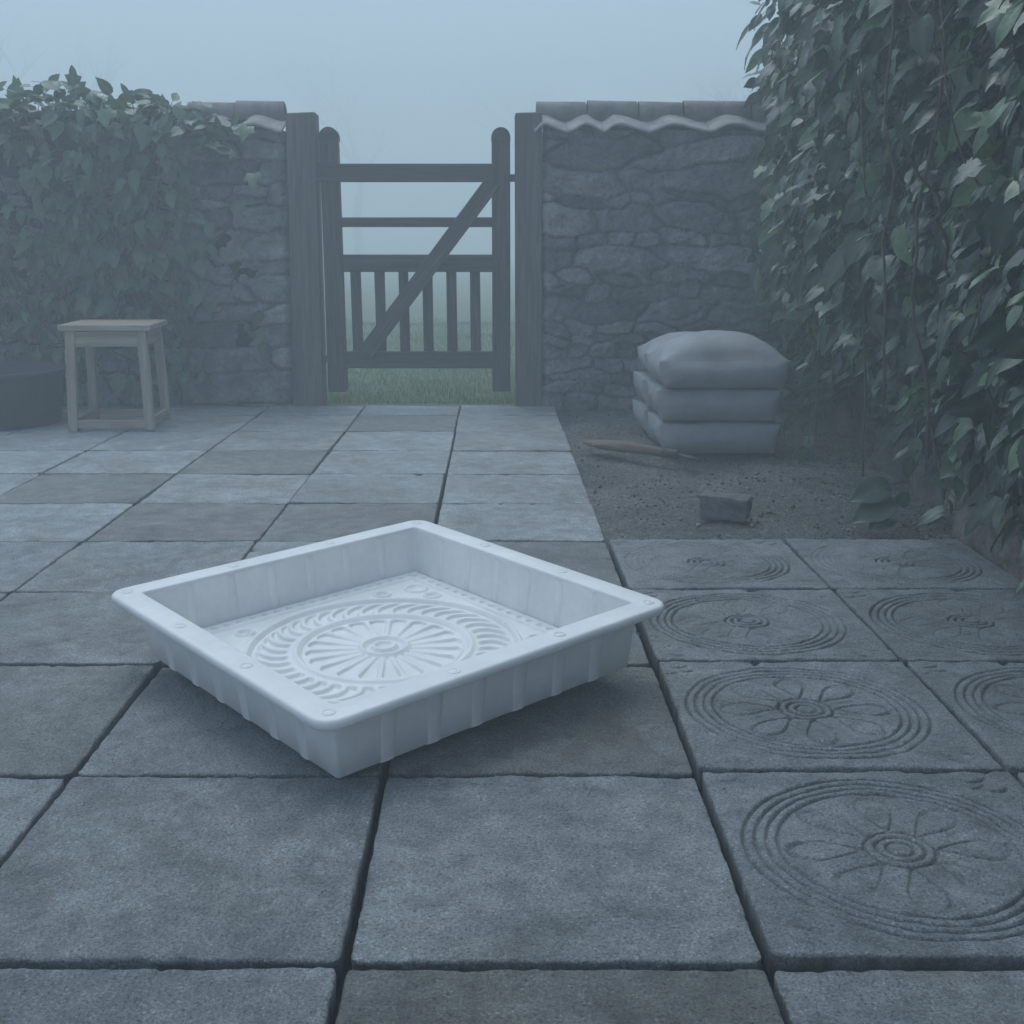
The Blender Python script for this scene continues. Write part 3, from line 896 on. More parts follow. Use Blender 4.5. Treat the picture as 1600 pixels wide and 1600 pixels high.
# corner ring pairs and corner triangles
for sx in (-1, 1):
    for sy in (-1, 1):
        for (ax, ay, rr) in ((0.300, 0.205, 0.020), (0.205, 0.300, 0.020), (0.300, 0.275, 0.028)):
            d = np.hypot(X - sx * ax, Y - sy * ay)
            Hh += 0.005 * ridge(d - rr, 0.0045) - 0.003 * (1 - sstep(rr * 0.4, rr * 0.75, d))
        dtri = np.abs(np.abs(X) - np.abs(Y)) + 0 * X
Hh = Hh + 0.0006 * fbm(X * 30, Y * 30, 77, 2)
edge_ = np.minimum(FA - np.abs(X), FB - np.abs(Y))
V = np.stack([X, Y, FLOORZ + 0.005 + 1.35 * Hh * sstep(0, 0.008, edge_)], 2).reshape(-1, 3)
ob("relief_panel", mesh_np("relief_panel", V, grid_quads(nn, nn)), M_TRAY, T)

# outer ribs: tapered half-rounds; slim ribs inside
def rib_mesh(rad, prot, z0, z1, o0, o1, sgn):
    """along local x=0, wall normal +y; o0/o1 = y at z0/z1"""
    n = 11
    a = np.linspace(0, math.pi, n)
    V = []
    for z, oo, s in ((z0, o0, 0.97), (z0 + 0.004, o0 + (o1 - o0) * 0.03, 1.0), (z1, o1, 1.0)):
        V.append(np.stack([rad * np.cos(a), oo + sgn * (prot * np.sin(a) * s - 0.002), np.full(n, z)], 1))
    V = np.concatenate(V)
    c = len(V)
    V = np.concatenate([V, [[0, o0 - sgn * 0.003, z0]]])
    tr = np.stack([np.arange(n - 1), np.arange(1, n), np.full(n - 1, c)], 1)
    return mesh_np("rib", V, grid_quads(n, 3), tr)
for side in range(4):
    la, lb = (AW, AD) if side % 2 == 0 else (AD, AW)
    rme = rib_mesh(0.0190, 0.0055, 0.001, TH - 0.011, lb - BW, lb - WTH, 1)
    rme.materials.append(M_TRAY)
    ime = rib_mesh(0.0120, 0.0042, FLOORZ, TH - 0.012, lb - IW - TB, lb - IW - 0.0005, -1)
    ime.materials.append(M_TRAY)
    for k in range(6):
        x = (k + 1 - 3.5) * 0.234 * (la - BW) / 0.82
        for mesh, nm in ((rme, "outer_rib"), (ime, "inner_rib")):
            o = bpy.data.objects.new(nm, mesh); link(o, T)
            o.matrix_local = Matrix.Rotation(side * math.pi / 2, 4, 'Z') @ Matrix.Translation((x, 0, 0))
# peg marks on the rim
pV, pq = lathe([(0.0001, 0.0008), (0.0085, 0.0008), (0.0095, -0.0004), (0.0098, 0.0002), (0.0108, 0.0014), (0.0125, 0.0015), (0.0138, 0.0006), (0.0140, -0.001)], 24)
pegm = mesh_np("peg_mark", pV, pq); pegm.materials.append(M_TRAY)
ra, rb = AW - IW / 2, AD - IW / 2
for sx, sy in [(1, 1), (1, -1), (-1, 1), (-1, -1)] + [(s, f_) for s in (1, -1) for f_ in (-0.33, 0.33)] + [(f_, s) for s in (1, -1) for f_ in (-0.33, 0.33)]:
    k = 0.985 if abs(sx) == abs(sy) == 1 else 1
    o = bpy.data.objects.new("peg_mark", pegm); link(o, T)
    o.location = (sx * ra * k, sy * rb * k, TH + 0.0002)

# ------------------------------------------------------------------ stool
ST = empty("wooden_stool", (-2.115, 6.525, 0), math.radians(4))
tag(ST, "plain wooden stool with splayed legs in front of the creeper wall", "stool")
hw, hd_, zt = 0.185, 0.19, 0.545
tp = beam("seat", (-0.245, 0, zt + 0.018), (0.245, 0, zt + 0.018), 0.47, 0.032, M_STOOLWOOD, ST, 0.006, up=(0, 0, 1))
for sx in (-1, 1):
    for sy in (-1, 1):
        beam("leg", (sx * (hw + 0.022), sy * (hd_ + 0.022), 0.0), (sx * (hw + 0.004), sy * hd_, zt + 0.001), 0.05, 0.046, M_STOOLWOOD, ST, 0.004)
for sy in (-1, 1):
    beam("apron", (-hw + 0.015, sy * (hd_ + 0.003), zt - 0.045), (hw - 0.015, sy * (hd_ + 0.003), zt - 0.045), 0.02, 0.078, M_STOOLWOOD, ST, 0.003, up=(0, 0, 1))
    beam("stretcher", (-hw - 0.005, sy * (hd_ + 0.026), 0.04), (hw + 0.005, sy * (hd_ + 0.026), 0.04), 0.022, 0.045, M_STOOLWOOD, ST, 0.003, up=(0, 0, 1))
for sx in (-1, 1):
    beam("apron", (sx * (hw + 0.006), -hd_ + 0.015, zt - 0.045), (sx * (hw + 0.006), hd_ - 0.015, zt - 0.045), 0.02, 0.078, M_STOOLWOOD, ST, 0.003, up=(0, 0, 1))
    beam("stretcher", (sx * (hw + 0.024), -hd_ - 0.01, 0.045), (sx * (hw + 0.024), hd_ + 0.01, 0.045), 0.022, 0.042, M_STOOLWOOD, ST, 0.003, up=(0, 0, 1))

# ------------------------------------------------------------------ planter at the left edge
PT = empty("planter", (-2.80, 6.60, 0.004))
tag(PT, "dark round planter tub at the left edge beside the stool", "planter")
V, q = lathe([(0.001, 0), (0.285, 0), (0.30, 0.012), (0.335, 0.27), (0.338, 0.275), (0.352, 0.277), (0.358, 0.283), (0.358, 0.302), (0.352, 0.308), (0.335, 0.308), (0.328, 0.3), (0.32, 0.2), (0.001, 0.2)], 56)
ob("tub", mesh_np("tub", V, q), M_POT, PT)
V, q = lathe([(0.001, 0.262), (0.15, 0.268), (0.31, 0.255), (0.325, 0.24)], 40)
V[:, 2] += 0.02 * fbm(V[:, 0] * 12, V[:, 1] * 12, 3, 3)
ob("soil", mesh_np("soil", V, q), M_SOIL, PT)

# ------------------------------------------------------------------ leaves
def leaf_template(kind):
    """leaf in local frame: x across, y along (0..1), z normal; returns V, quads, vein"""
    ys = np.array([0.0, 0.08, 0.2, 0.36, 0.54, 0.72, 0.88, 1.0])
    if kind == 'ovate':
        ws = np.array([0.0, 0.17, 0.29, 0.335, 0.29, 0.19, 0.075, 0.0])
        yb = ys + np.array([0, -0.05, -0.04, 0, 0, 0, 0, 0])
    elif kind == 'lance':
        ws = np.array([0.0, 0.09, 0.17, 0.22, 0.205, 0.14, 0.06, 0.0]); yb = ys * 1.0
    else:                       # ivy with side lobes
        ws = np.array([0.0, 0.25, 0.33, 0.44, 0.21, 0.17, 0.09, 0.0])
        yb = ys + np.array([0, -0.12, 0.0, 0.10, -0.04, 0, 0, 0])
    V, vein = [], []
    for y, w_, b in zip(ys, ws, yb):
        dr = -0.22 * y * y
        for s, f_ in ((-1, 1.0), (-1, 0.5), (0, 0), (1, 0.5), (1, 1.0)):
            x = s * w_ * f_
            yy = y + (b - y) * f_
            z = dr + 0.32 * abs(x) - 0.35 * x * x * 2 + (0.02 * math.sin(y * 9 + s) * f_)
            V.append((x, yy, z)); vein.append(1.0 if s == 0 else 0.0)
    return np.array(V), grid_quads(5, len(ys)), np.array(vein)
TEMPL = {k: leaf_template(k) for k in ('ovate', 'lance', 'ivy')}

def leaf_mesh(name, P, axis, nrm, size, kinds, tone, petiole=True):
    """one mesh of many leaves; P roots, axis towards the tip, nrm the upper side"""
    axis = axis / np.linalg.norm(axis, axis=1)[:, None]
    nrm = nrm - (nrm * axis).sum(1)[:, None] * axis
    nrm /= np.linalg.norm(nrm, axis=1)[:, None] + 1e-9
    side = np.cross(axis, nrm)
    A = Acc(); tl, vl = [], []
    for kd in sorted(set(kinds)):
        k = np.array([kk == kd for kk in kinds])
        Tv, Tq, Tn = TEMPL[kd]
        n = k.sum(); m = len(Tv)
        curl = rng.uniform(0.5, 1.7, n)
        wid = rng.uniform(0.8, 1.15, n)
        V = P[k][:, None] + size[k][:, None, None] * (side[k][:, None] * (Tv[None, :, 0:1] * wid[:, None, None]) + axis[k][:, None] * Tv[None, :, 1:2] + nrm[k][:, None] * Tv[None, :, 2:3] * curl[:, None, None])
        A.add(V.reshape(-1, 3), (Tq[None] + (np.arange(n) * m)[:, None, None]).reshape(-1, 4))
        tl.append(np.repeat(tone[k], m)); vl.append(np.tile(Tn, n))
        if petiole:
            # thin stalk as a three sided sliver
            a = P[k]; b = a - axis[k] * (size[k] * 0.45)[:, None] - nrm[k] * (size[k] * 0.12)[:, None]
            s = side[k] * (0.0014 + 0.006 * size[k])[:, None]; nn_ = nrm[k] * (0.0014 + 0.006 * size[k])[:, None]
            V = np.stack([a - s, a + s, a + nn_, b - s, b + s, b + nn_], 1)
            j = (np.arange(n) * 6)[:, None]
            Q = np.concatenate([j + np.array([0, 1, 4, 3]), j + np.array([1, 2, 5, 4]), j + np.array([2, 0, 3, 5])])
            A.add(V.reshape(-1, 3), Q)
            tl.append(np.repeat(tone[k], 6)); vl.append(np.ones(6 * n))
    me = A.mesh(name)
    set_attr(me, "leaf", np.concatenate(tl)); set_attr(me, "vein", np.concatenate(vl))
    return me

# ------------------------------------------------------------------ right-hand wall and its ivy
def WX(y): return 1.64 + 0.105 * (y - 3.6)
ang = math.atan(0.105)
IWALL = empty("garden_wall", (WX(7.5) + 0.13, 7.5, -0.05), -math.pi / 2 - ang)
# local x runs towards the camera, local -y faces the terrace
tag(IWALL, "boulder stone garden wall on the right, hidden under ivy except at its foot", "wall")
ob("stonework", wall_mesh("stonework_ivy_side", 6.6, 2.75, 0.4, 37, res=0.014, course=0.23, stretch=1.5, depth=0.15), M_BOULDER, IWALL)

IV = empty("ivy", (WX(5), 5.0, 0))
tag(IV, "dense glossy ivy curtain covering the tall wall on the right", "ivy")
def bulge(y, z):
    b = 0.36 * sstep(0.15, 0.95, z) + 0.05 + 0.12 * fbm(y * 1.6, z * 1.6, 81, 3) + 0.10 * vnoise(y * 4, z * 4, 83)
    low = 0.46 + 0.12 * sstep(3.95, 4.2, y) * (1 - sstep(5.3, 5.9, y)) + 0.22 * vnoise(y * 2.3, y * 0, 87) + 0.04 * sstep(4.2, 5.2, y) - 0.25 * sstep(5.8, 6.6, y) - 0.20 * (1 - sstep(3.6, 4.0, y))
    b = b * (0.5 + 0.5 * sstep(3.9, 5.1, y))
    return np.clip(b, 0.05, 0.6) * sstep(low - 0.25, low + 0.35, z), low
# dark inner growth that closes the gaps (a real lumpy mat of stems)
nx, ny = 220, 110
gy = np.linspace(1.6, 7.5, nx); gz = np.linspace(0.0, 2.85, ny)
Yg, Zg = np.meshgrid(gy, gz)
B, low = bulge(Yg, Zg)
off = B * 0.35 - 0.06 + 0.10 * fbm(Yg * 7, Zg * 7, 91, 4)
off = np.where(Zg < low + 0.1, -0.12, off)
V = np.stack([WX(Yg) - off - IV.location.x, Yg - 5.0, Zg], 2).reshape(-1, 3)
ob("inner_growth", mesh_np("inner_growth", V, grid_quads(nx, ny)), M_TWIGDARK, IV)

def right_ivy(n):
    y = 2.3 + rng.uniform(0, 1, n) * 5.15
    z = rng.uniform(0.02, 2.95, n)
    B, low = bulge(y, z)
    keep = (z > low - 0.12 + 0.25 * rng.uniform(-1, 1, n) ** 3) & (fbm(y * 3.4, z * 3.0, 131, 3) + 0.25 * rng.normal(0, 1, n) > -0.08)
    y, z, B, low = y[keep], z[keep], B[keep], low[keep]; n = len(y)
    dep = rng.uniform(0, 1, n) ** 1.1 * 0.9
    off = B * (1 - dep) + 0.02 + rng.uniform(-0.01, 0.05, n)
    P = np.stack([WX(y) - off, y, z], 1)
    axis = np.stack([rng.normal(-0.62, 0.40, n), rng.normal(-0.15, 0.45, n), rng.normal(-0.85, 0.35, n)], 1)
    nrm = np.stack([rng.normal(-0.55, 0.5, n), rng.normal(-0.30, 0.5, n), rng.normal(0.75, 0.45, n)], 1)
    size = np.clip(rng.lognormal(math.log(0.098), 0.38, n), 0.035, 0.18) * np.where(y < 4.2, 0.85, 1.0)
    near = rng.uniform(0, 1, n) < 0.3
    size = np.where(near & (y < 5.2) & (y > 3.4), size * 1.15, size)
    kinds = rng.choice(['ovate', 'lance', 'ivy'], n, p=[0.36, 0.38, 0.26])
    tone = np.where(rng.uniform(0, 1, n) < 0.26, rng.uniform(0.72, 1, n), rng.beta(1.2, 3.0, n) * 0.6)
    return P - np.array([IV.location.x, 5.0, 0]), axis, nrm, size, kinds, tone
ob("foliage", leaf_mesh("ivy_foliage", *right_ivy(11500)), M_IVY, IV)

A = Acc()
def wander(p0, p1, amp, n=14, sag=0.0):
    p0, p1 = np.array(p0, float), np.array(p1, float)
    s = np.linspace(0, 1, n)
    P = p0 + (p1 - p0) * s[:, None]
    k = random.randint(0, 9999)
    for a in range(3): P[:, a] += amp * 2 * (fbm(s * 4, s * 0 + a * 3.7, k, 3)) * np.sin(np.pi * np.clip(s * 0.9 + 0.1, 0, 1))
    P[:, 2] -= sag * 4 * s * (1 - s)
    return P
for k in range(9):
    y = random.uniform(3.2, 7.1); o_ = random.uniform(0.2, 0.5)
    z1 = random.uniform(1.2, 2.8); z0 = random.uniform(0.0, 0.9)
    P = wander((WX(y) - 0.05, y, z0), (WX(y) - o_, y + random.uniform(-.5, .5), z1), 0.08)
    A.tube(P - np.array([IV.location.x, 5, 0]), np.linspace(0.006, 0.003, 14) * random.uniform(0.6, 1.6), 6)
# the thick bare stems seen near the right edge of the photo
for (y0, z0, y1, z1, o0, o1, rr) in ((4.05, 0.45, 4.15, 2.6, 0.32, 0.38, 0.0055), (3.8, 0.3, 3.95, 2.6, 0.24, 0.30, 0.006), (4.5, 0.1, 4.6, 2.7, 0.28, 0.45, 0.004), (5.5, 0.1, 5.6, 2.7, 0.3, 0.42, 0.004)):
    P = wander((WX(y0) - o0, y0, z0), (WX(y1) - o1, y1, z1), 0.05, 20)
    A.tube(P - np.array([IV.location.x, 5, 0]), np.linspace(rr, rr * 0.6, 20), 8)
ob("stems", A.mesh("ivy_stems"), M_STEM, IV)
# loose green runners hanging out over the ground
A = Acc(); rp, ra_, rn_, rs_ = [], [], [], []
runs = [((1.62, 6.0, 0.6), (1.42, 5.35, 0.02), 0.05, 0.08), ((1.72, 5.9, 0.5), (1.5, 5.5, 0.05), 0.04, 0.02), ((1.60, 4.9, 0.75), (1.42, 4.65, 0.66), 0.03, 0.05), ((1.58, 4.0, 0.5), (1.40, 3.9, 0.50), 0.03, -0.03),
        ((1.62, 6.9, 2.6), (1.52, 6.6, 1.9), 0.04, 0.0), ((1.66, 7.0, 2.5), (1.54, 6.8, 2.0), 0.05, 0.0), ((1.5, 5.2, 0.9), (1.35, 5.0, 0.5), 0.03, 0.0), ((1.60, 3.85, 0.42), (1.50, 3.75, 0.14), 0.03, 0.0), ((1.66, 4.4, 0.5), (1.58, 4.3, 0.22), 0.03, 0)]
for p0, p1, am, sg in runs:
    P = wander(p0, p1, am, 16, sg)
    A = Acc(); A.tube(P - np.array([IV.location.x, 5, 0]), np.linspace(0.004, 0.002, 16), 6)
    ob("runner", A.mesh("ivy_runner"), M_GSTEM, IV)
    for k in range(3, 16, 2):
        rp.append(P[k]); ra_.append((random.gauss(-0.5, 0.4), random.gauss(-0.2, 0.4), random.gauss(-0.6, 0.4)))
        rn_.append((random.gauss(-0.3, 0.3), random.gauss(-0.3, 0.3), 0.9)); rs_.append(random.uniform(0.06, 0.12))
n = len(rp)
me = leaf_mesh("runner_leaves", np.array(rp) - np.array([IV.location.x, 5, 0]), np.array(ra_), np.array(rn_), np.array(rs_), rng.choice(['ovate', 'lance'], n), rng.uniform(0.25, 0.85, n))
ob("runner_leaves", me, M_IVY, IV)

# ------------------------------------------------------------------ creeper on the left wall
CR = empty("creeper", (-2.6, WY, 0))
tag(CR, "broad leaved creeper draped over the stone wall on the left, behind the stool", "creeper")
def left_cover(x): return 1 - sstep(-2.3, -1.6, x)
n = 2700
x = rng.uniform(-4.2, -1.42, n); z = rng.uniform(0.05, 1.78, n)
dens = left_cover(x + 0.25 * vnoise(x * 3, z * 3, 5)) * np.clip(0.75 + 1.2 * fbm(x * 2, z * 2, 15, 2), 0.05, 1) * (0.35 + 0.65 * sstep(0.2, 1.0, z)) + 0.04
keep = rng.uniform(0, 1, n) < dens
x, z = x[keep], z[keep]; n1 = len(x)
bl = (0.10 + 0.12 * sstep(0.6, 1.7, z)) * rng.uniform(0.2, 1.15, n1)
P1 = np.stack([x, WY - 0.05 - bl, z], 1)
ax1 = np.stack([rng.normal(0, 0.4, n1), rng.normal(-0.55, 0.3, n1), rng.normal(-0.8, 0.35, n1)], 1)
nr1 = np.stack([rng.normal(0, 0.35, n1), rng.normal(-0.55, 0.3, n1), rng.normal(0.75, 0.3, n1)], 1)
s1 = np.clip(rng.lognormal(math.log(0.10), 0.32, n1), 0.05, 0.18)
n2 = 950                                     # the thick growth on top of the wall
x = rng.uniform(-4.2, -1.55, n2)
top = 1.74 + 0.13 * sstep(-1.5, -2.0, -(-x)) * 0 + 0.16 * vnoise(x * 3.1, x * 0, 33) + 0.10 * (1 - sstep(-2.0, -1.6, x))
z = top - 0.22 + rng.uniform(0, 1, n2) ** 0.7 * 0.26
y = WY + rng.uniform(-0.24, 0.38, n2)
P2 = np.stack([x, y, z], 1)
ax2 = np.stack([rng.normal(0, 0.7, n2), rng.normal(-0.45, 0.5, n2), rng.normal(-0.05, 0.45, n2)], 1)
nr2 = np.stack([rng.normal(0, 0.4, n2), rng.normal(-0.3, 0.4, n2), rng.normal(0.9, 0.3, n2)], 1)
s2 = np.clip(rng.lognormal(math.log(0.108), 0.27, n2), 0.06, 0.17)
# a few leaves that stick up against the sky
x3 = np.array([-2.52, -2.30, -2.05, -1.93, -2.75, -3.0, -1.72, -2.18, -2.85, -2.42]); n3 = len(x3)
P3 = np.stack([x3, np.full(n3, WY - 0.02), np.array([1.93, 1.88, 1.87, 1.84, 1.87, 1.90, 1.80, 1.84, 1.88, 1.86])], 1)
ax3 = np.stack([rng.normal(-0.4, 0.7, n3), rng.normal(0.1, 0.4, n3), rng.uniform(0.2, 0.9, n3)], 1)
nr3 = np.stack([rng.normal(0.3, 0.4, n3), np.full(n3, -0.7), rng.normal(0.4, 0.3, n3)], 1)
s3 = rng.uniform(0.10, 0.14, n3)
P = np.concatenate([P1, P2, P3]) - np.array([-2.6, WY, 0]); n = len(P)
me = leaf_mesh("creeper_foliage", P, np.concatenate([ax1, ax2, ax3]), np.concatenate([nr1, nr2, nr3]), np.concatenate([s1, s2, s3]),
               rng.choice(['ovate', 'lance', 'ivy'], n, p=[0.6, 0.22, 0.18]), np.clip(rng.beta(2, 2.6, n), 0, 1))
ob("foliage", me, M_IVY2, CR)
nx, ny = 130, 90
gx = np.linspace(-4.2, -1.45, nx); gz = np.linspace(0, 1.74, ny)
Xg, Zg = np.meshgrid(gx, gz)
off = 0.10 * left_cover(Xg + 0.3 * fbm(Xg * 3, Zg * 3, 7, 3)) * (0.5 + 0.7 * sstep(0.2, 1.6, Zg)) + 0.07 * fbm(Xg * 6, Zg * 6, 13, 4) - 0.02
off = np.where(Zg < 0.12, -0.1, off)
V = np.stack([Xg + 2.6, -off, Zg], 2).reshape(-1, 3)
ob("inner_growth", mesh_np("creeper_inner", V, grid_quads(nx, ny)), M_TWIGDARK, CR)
A = Acc()
for k in range(34):
    x = random.uniform(-3.6, -1.7)
    P = wander((x, WY - 0.1, random.uniform(0.02, 0.5)), (x + random.uniform(-.5, .5), WY - random.uniform(0.12, 0.25), random.uniform(0.8, 1.75)), 0.1)
    A.tube(P - np.array([-2.6, WY, 0]), np.linspace(0.007, 0.003, 14) * random.uniform(0.6, 1.4), 6)
for k in range(26):      # dry twigs at the far left
    x = random.uniform(-3.3, -2.5); z0 = random.uniform(0.3, 1.1)
    P = wander((x, WY - 0.12, z0), (x + random.uniform(-.35, .35), WY - random.uniform(0.2, 0.5), z0 + random.uniform(0.1, 0.4)), 0.08)
    A.tube(P - np.array([-2.6, WY, 0]), np.linspace(0.004, 0.0015, 14), 5)
ob("stems", A.mesh("creeper_stems"), M_STEM, CR)

# ------------------------------------------------------------------ sacks
def sack_mesh(seed, lx, ly, h, crown, n=26):
    u = np.linspace(-1, 1, n)
    A = Acc()
    faces = []
    a, b = np.meshgrid(u, u)
    one = np.ones_like(a)
    for k, (x, y, z) in enumerate(((a, b, one), (a, -b, -one), (a, -one, b), (-a, one, b), (one, a, b), (-one, -a, b))):
        P = np.stack([x, y, z], 2).reshape(-1, 3)
        A.add(P, grid_quads(n, n))
    P = np.concatenate(A.V)
    x, y, z = P[:, 0], P[:, 1], P[:, 2]
    cr = (1 - np.abs(x) ** 2.4) * (1 - np.abs(y) ** 2.6)
    topz = h * (1 - crown) + h * crown * np.clip(cr, 0, 1) ** 0.75
    botz = h * 0.05 * (1 - np.clip(cr, 0, 1) ** 0.3)
    Z = botz + (topz - botz) * (z * 0.5 + 0.5)
    bul = (1 - z ** 2)
    X = lx * x * (1 - 0.05 * bul * 0) + np.sign(x) * 0.028 * bul * (1 - np.abs(y) ** 4) * (np.abs(x) > 0.999)
    X = X * (1 - 0.045 * (1 - np.abs(z)) * 0) - np.sign(x) * 0.03 * (np.abs(x) ** 6) * (1 - z) * 0.5
    # sides draw in between the corner ears
    X = X - np.sign(x) * 0.022 * (np.abs(x) ** 8) * (1 - y ** 2)
    Y = ly * y - np.sign(y) * 0.02 * (np.abs(y) ** 8) * (1 - x ** 2) * 0.6 + np.sign(y) * 0.036 * bul * (1 - x ** 6) * (np.abs(y) > 0.999)
    w1 = fbm(x * 2.2 + 3, y * 2.2 + z, seed, 4); w2 = fbm(x * 6, z * 2 + y * 6, seed + 3, 3)
    Z = Z + (0.008 * w1 + 0.003 * w2) * (z > -0.99) * (0.4 + 0.6 * (1 - x ** 4))
    Y = Y + 0.006 * fbm(x * 2, z * 1.1, seed + 6, 2)
    X = X + 0.005 * fbm(y * 2, z * 1.1, seed + 8, 2)
    V = np.stack([X, Y, Z], 1)
    me = mesh_np("sack", V, np.concatenate(A.q))
    bm = bmesh.new(); bm.from_mesh(me)
    bmesh.ops.remove_doubles(bm, verts=bm.verts[:], dist=0.0008)
    bm.to_mesh(me); bm.free()
    for p in me.polygons: p.use_smooth = True
    return me
SK = "grey sacks stacked on the gravel"
spots = [(1.10, 5.80, -0.004, 0.300, 0.215, 0.163, 0.07, 1, "filled grey sack, bottom of the front stack", 0.01),
         (1.095, 5.80, 0.157, 0.305, 0.215, 0.167, 0.08, 2, "filled grey sack, middle of the front stack", -0.02),
         (1.105, 5.79, 0.318, 0.318, 0.225, 0.262, 0.47, 3, "plump grey sack, topmost of the front stack", 0.02),
         (1.08, 6.28, 0.0, 0.300, 0.215, 0.163, 0.07, 4, "grey sack, bottom of the half hidden rear stack", 0.03),
         (1.075, 6.27, 0.158, 0.300, 0.215, 0.167, 0.08, 5, "grey sack, middle of the half hidden rear stack", 0.0),
         (1.09, 6.28, 0.319, 0.300, 0.215, 0.225, 0.45, 6, "grey sack, topmost of the half hidden rear stack", -0.03)]
for (x, y, z, lx, ly, h, crn, sd_, lab, rz) in spots:
    o = ob("sack", sack_mesh(200 + sd_ * 11, lx, ly, h, crn), M_SACK)
    o.location = (x, y, z); o.rotation_euler = (0, 0, rz)
    tag(o, lab + " by the wall", "sack", SK)

# ------------------------------------------------------------------ wooden handled tool on the gravel
p0, p1 = Vector((0.44, 5.72, 0.0)), Vector((0.96, 5.30, 0.0))
TL = empty("hand_tool", (p0.x, p0.y, 0.012), math.atan2(p1.y - p0.y, p1.x - p0.x))
tag(TL, "brown wooden tool handle with a dark metal end lying on the gravel", "hand tool")
L = (p1 - p0).length
def body(prof, name, mat):
    V = []; n = 16
    a = np.linspace(0, 2 * math.pi, n, endpoint=False)
    for (x, ry, rz_, zc, yo) in prof:
        V.append(np.stack([np.full(n, x), yo + ry * np.cos(a), zc + rz_ * np.sin(a)], 1))
    V = np.concatenate(V); q = []
    for k in range(len(prof) - 1):
        i = np.arange(n); j = (i + 1) % n
        q.append(np.stack([k * n + i, (k + 1) * n + i, (k + 1) * n + j, k * n + j], 1))
    return ob(name, mesh_np(name, V, np.concatenate(q)), mat, TL)
body([(0.0, .002, .002, .030, 0.018), (0.004, .012, .010, .028, 0.016), (0.05, .038, .016, .026, 0.008), (0.13, .052, .024, .027, 0), (0.22, .048, .028, .03, 0), (0.30, .033, .027, .03, 0), (0.36, .025, .024, .028, 0), (0.46, .023, .022, .026, 0), (0.475, .021, .020, .026, 0), (0.478, .001, .001, .026, 0)], "handle", M_HANDLE)
body([(0.470, .001, .001, .026, 0), (0.470, .026, .024, .026, 0), (0.545, .024, .022, .025, 0), (0.552, .018, .017, .024, 0), (0.553, .001, .001, .024, 0)], "ferrule", M_METAL)
body([(0.548, .001, .001, .022, 0), (0.548, .015, .013, .022, 0), (0.60, .017, .010, .018, 0), (0.668, .019, .005, .012, 0), (0.67, .001, .001, .012, 0)], "blade", M_METAL)

# ------------------------------------------------------------------ stone block
BK = empty("stone_block", (0.872, 4.26, -0.004), math.radians(-22))
tag(BK, "small dark broken stone block lying alone on the gravel", "stone block")
bm = bmesh.new()
bmesh.ops.create_cube(bm, size=1.0)
for v in bm.verts:
    v.co = Vector((v.co.x * 0.185 * (0.95 if v.co.z < 0 else 1.0), v.co.y * 0.10, v.co.z * 0.085 + 0.04 + (0.008 if v.co.x < 0 and v.co.z > 0 else 0)))
bmesh.ops.subdivide_edges(bm, edges=bm.edges[:], cuts=7, use_grid_fill=True)
for v in bm.verts:
    k = Vector((v.co.x * 25, v.co.y * 25, v.co.z * 25))
    n_ = float(fbm(np.array([k.x + k.z * 0.7]), np.array([k.y + k.z]), 7, 3)[0])
    edge_n = sum(1 for c_, h_ in ((abs(v.co.x), .0925), (abs(v.co.y), .05), (abs(v.co.z - .04), .0425)) if c_ > h_ * 0.86)
    v.co += v.normal * (0.008 * n_) - (v.co - Vector((0, 0, 0.04))) * (0.02 * (edge_n >= 2) + 0.05 * (edge_n >= 2) * max(0, n_))
bmesh.ops.bevel(bm, geom=[e for e in bm.edges if len(e.link_faces) == 2 and e.calc_face_angle(0) > 0.9], offset=0.003, segments=1, affect='EDGES')
me = bpy.data.meshes.new("stone_block"); bm.to_mesh(me); bm.free()
ob("block", me, M_BLOCK, BK)
V = ico * np.array([0.022, 0.018, 0.012]) * (1 + 0.2 * rng.normal(0, 1, (12, 1))) + np.array([-0.095, 0.0, 0.075])
ob("mortar_lump", mesh_np("mortar_lump", V, None, icf, smooth=False), M_BLOCK, BK)

# ------------------------------------------------------------------ fallen ivy sprig on the gravel
SP = empty("ivy_sprig", (1.40, 4.04, -0.01))
tag(SP, "loose ivy sprig with upright dark leaves at the edge of the carved slabs", "ivy sprig")
A = Acc()
A.tube(wander((0.12, -0.02, 0.005), (-0.03, 0.06, 0.10), 0.02, 10), np.linspace(0.004, 0.0025, 10), 6)
A.tube(wander((0.02, 0.04, 0.06), (-0.06, 0.10, 0.17), 0.012, 8), np.linspace(0.003, 0.002, 8), 6)
A.tube(wander((0.05, 0.0, 0.02), (0.26, 0.10, 0.02), 0.02, 10), np.linspace(0.003, 0.002, 10), 6)
ob("stem", A.mesh("sprig_stem"), M_GSTEM, SP)
lp = np.array([(0.03, 0.06, 0.165), (0.045, 0.05, 0.11), (0.03, 0.03, 0.04), (0.06, 0.04, 0.09), (0.2, 0.08, 0.03)])
la = np.array([(-1, -0.15, -0.3), (-1, -0.2, -0.42), (-0.7, -0.5, -0.1), (0.4, 0.3, 0.4), (0.5, -0.5, 0.1)], float)
ln_ = np.array([(-0.25, -0.75, 0.6), (-0.3, -0.7, 0.65), (0, -0.2, 1), (0.2, -0.6, 0.6), (0, -0.2, 1)], float)
for k, (p, a, nv, s, tn) in enumerate(zip(lp, la, ln_, (0.155, 0.175, 0.12, 0.08, 0.09), (0.25, 0.3, 0.05, 0.4, 0.2))):
    ob("leaf", leaf_mesh("sprig_leaf", p[None], a[None], nv[None], np.array([s]), ['ovate'], np.array([tn])), M_IVY, SP)

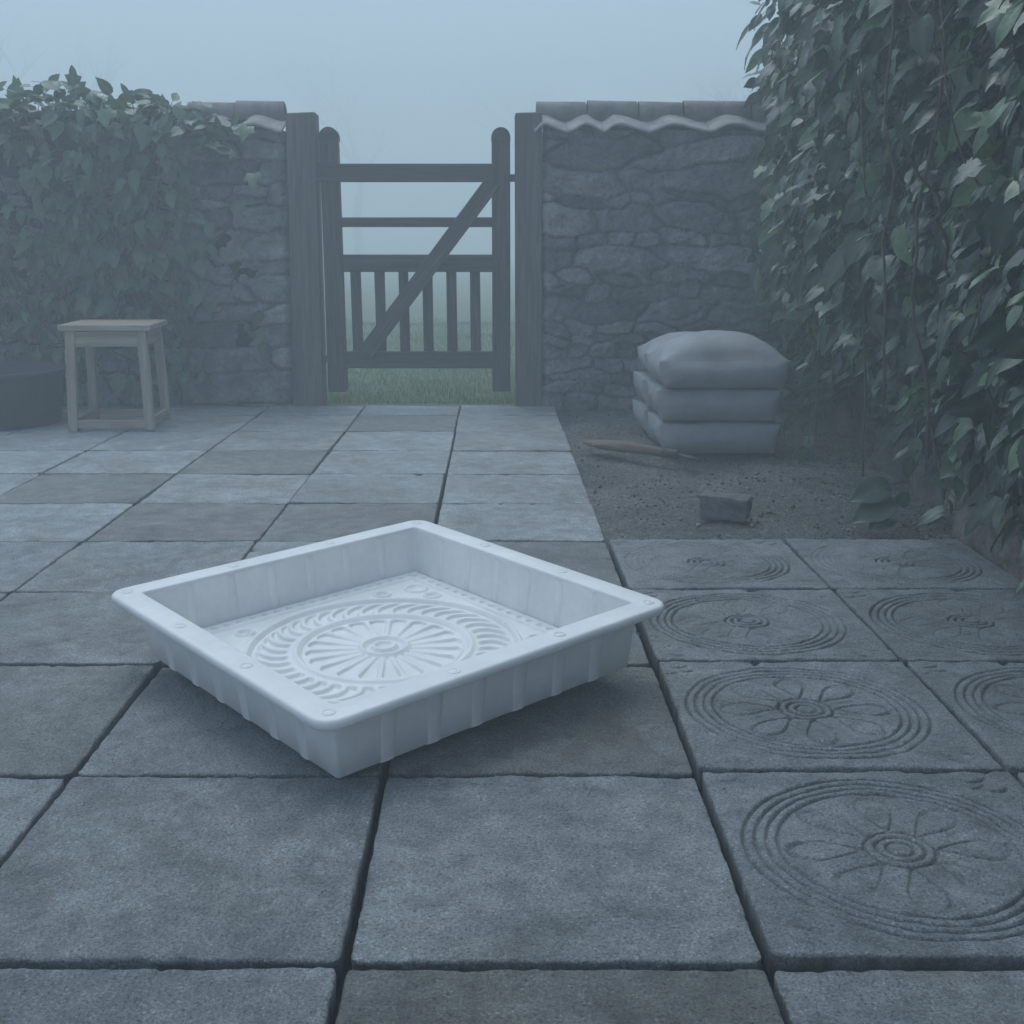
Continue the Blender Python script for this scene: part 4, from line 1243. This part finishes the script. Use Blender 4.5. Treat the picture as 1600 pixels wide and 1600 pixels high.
# ------------------------------------------------------------------ bare trees in the mist
def tree(x, y, h, r0, seed, label, fork=None):
    rr = random.Random(seed)
    o = empty("bare_tree", (x, y, -0.05)); tag(o, label, "tree", "bare trees in the mist behind the wall")
    tr, cr = Acc(), Acc()
    def grow(p, d, ln, r, lvl):
        n = 7
        pts = [p]; dd = d
        for k in range(n - 1):
            dd = (dd + Vector([rr.gauss(0, 0.10) for _ in range(3)]) + Vector((0, 0, 0.03 if lvl else 0.0))).normalized()
            pts.append(pts[-1] + dd * ln / (n - 1))
        rad = np.linspace(r, r * (0.62 if lvl < 4 else 0.3), n)
        (tr if lvl == 0 else cr).add(*tube_np([tuple(q_) for q_ in pts], rad, 8 if lvl < 2 else 5))
        if lvl >= 5: return
        nb = rr.choice((2, 3)) if lvl else 3
        for k in range(nb + (1 if 0 < lvl < 4 else 0)):
            at = pts[-1] if k < 2 else pts[rr.randint(3, n - 2)]
            a = rr.uniform(0, 6.28); sp = rr.uniform(0.3, 0.85)
            side = Vector((math.cos(a), math.sin(a), rr.uniform(-0.1, 0.3)))
            grow(at, (dd + side * sp).normalized(), ln * rr.uniform(0.6, 0.82), rad[-1] * rr.uniform(0.55, 0.8), lvl + 1)
    grow(Vector((0, 0, 0)), Vector((rr.gauss(0, .05), rr.gauss(0, .05), 1)).normalized(), h * 0.33, r0, 0)
    ob("trunk", tr.mesh("trunk"), M_BARK, o); ob("branches", cr.mesh("branches"), M_BARK, o)
tree(11.5, 40, 9.6, 0.36, 3, "misty bare tree nearest the ivy curtain, with a forked trunk")
tree(2.4, 76, 14.2, 0.40, 8, "misty bare tree rising above the right gate post")
tree(-8.6, 76, 14.0, 0.34, 14, "misty bare tree faintly above the left gate post")
tree(10.0, 70, 13.8, 0.42, 21, "misty bare tree faintly above the tiled coping")
tree(-20.5, 62, 13.5, 0.44, 33, "misty bare tree above the left creeper")

# ------------------------------------------------------------------ haze
V = np.array([(x, y, z) for z in (-1.1, 15.0) for x, y in ((-95, -12), (95, -12), (95, 100), (-95, 100))], float)
me = mesh_np("haze", V, [(3, 2, 1, 0), (4, 5, 6, 7), (0, 1, 5, 4), (1, 2, 6, 5), (2, 3, 7, 6), (3, 0, 4, 7)], smooth=False)
hm = bpy.data.materials.new("haze air"); hm.use_nodes = True
hn = hm.node_tree; hn.nodes.clear()
pv = hn.nodes.new("ShaderNodeVolumePrincipled"); out = hn.nodes.new("ShaderNodeOutputMaterial")
pv.inputs['Color'].default_value = (0.90, 0.962, 0.982, 1)
pv.inputs['Density'].default_value = HAZE_DENSITY
pv.inputs['Anisotropy'].default_value = 0.15
hn.links.new(pv.outputs[0], out.inputs['Volume'])
tag(ob("haze", me, hm), "pale blue morning mist filling the air", "haze", kind='stuff')
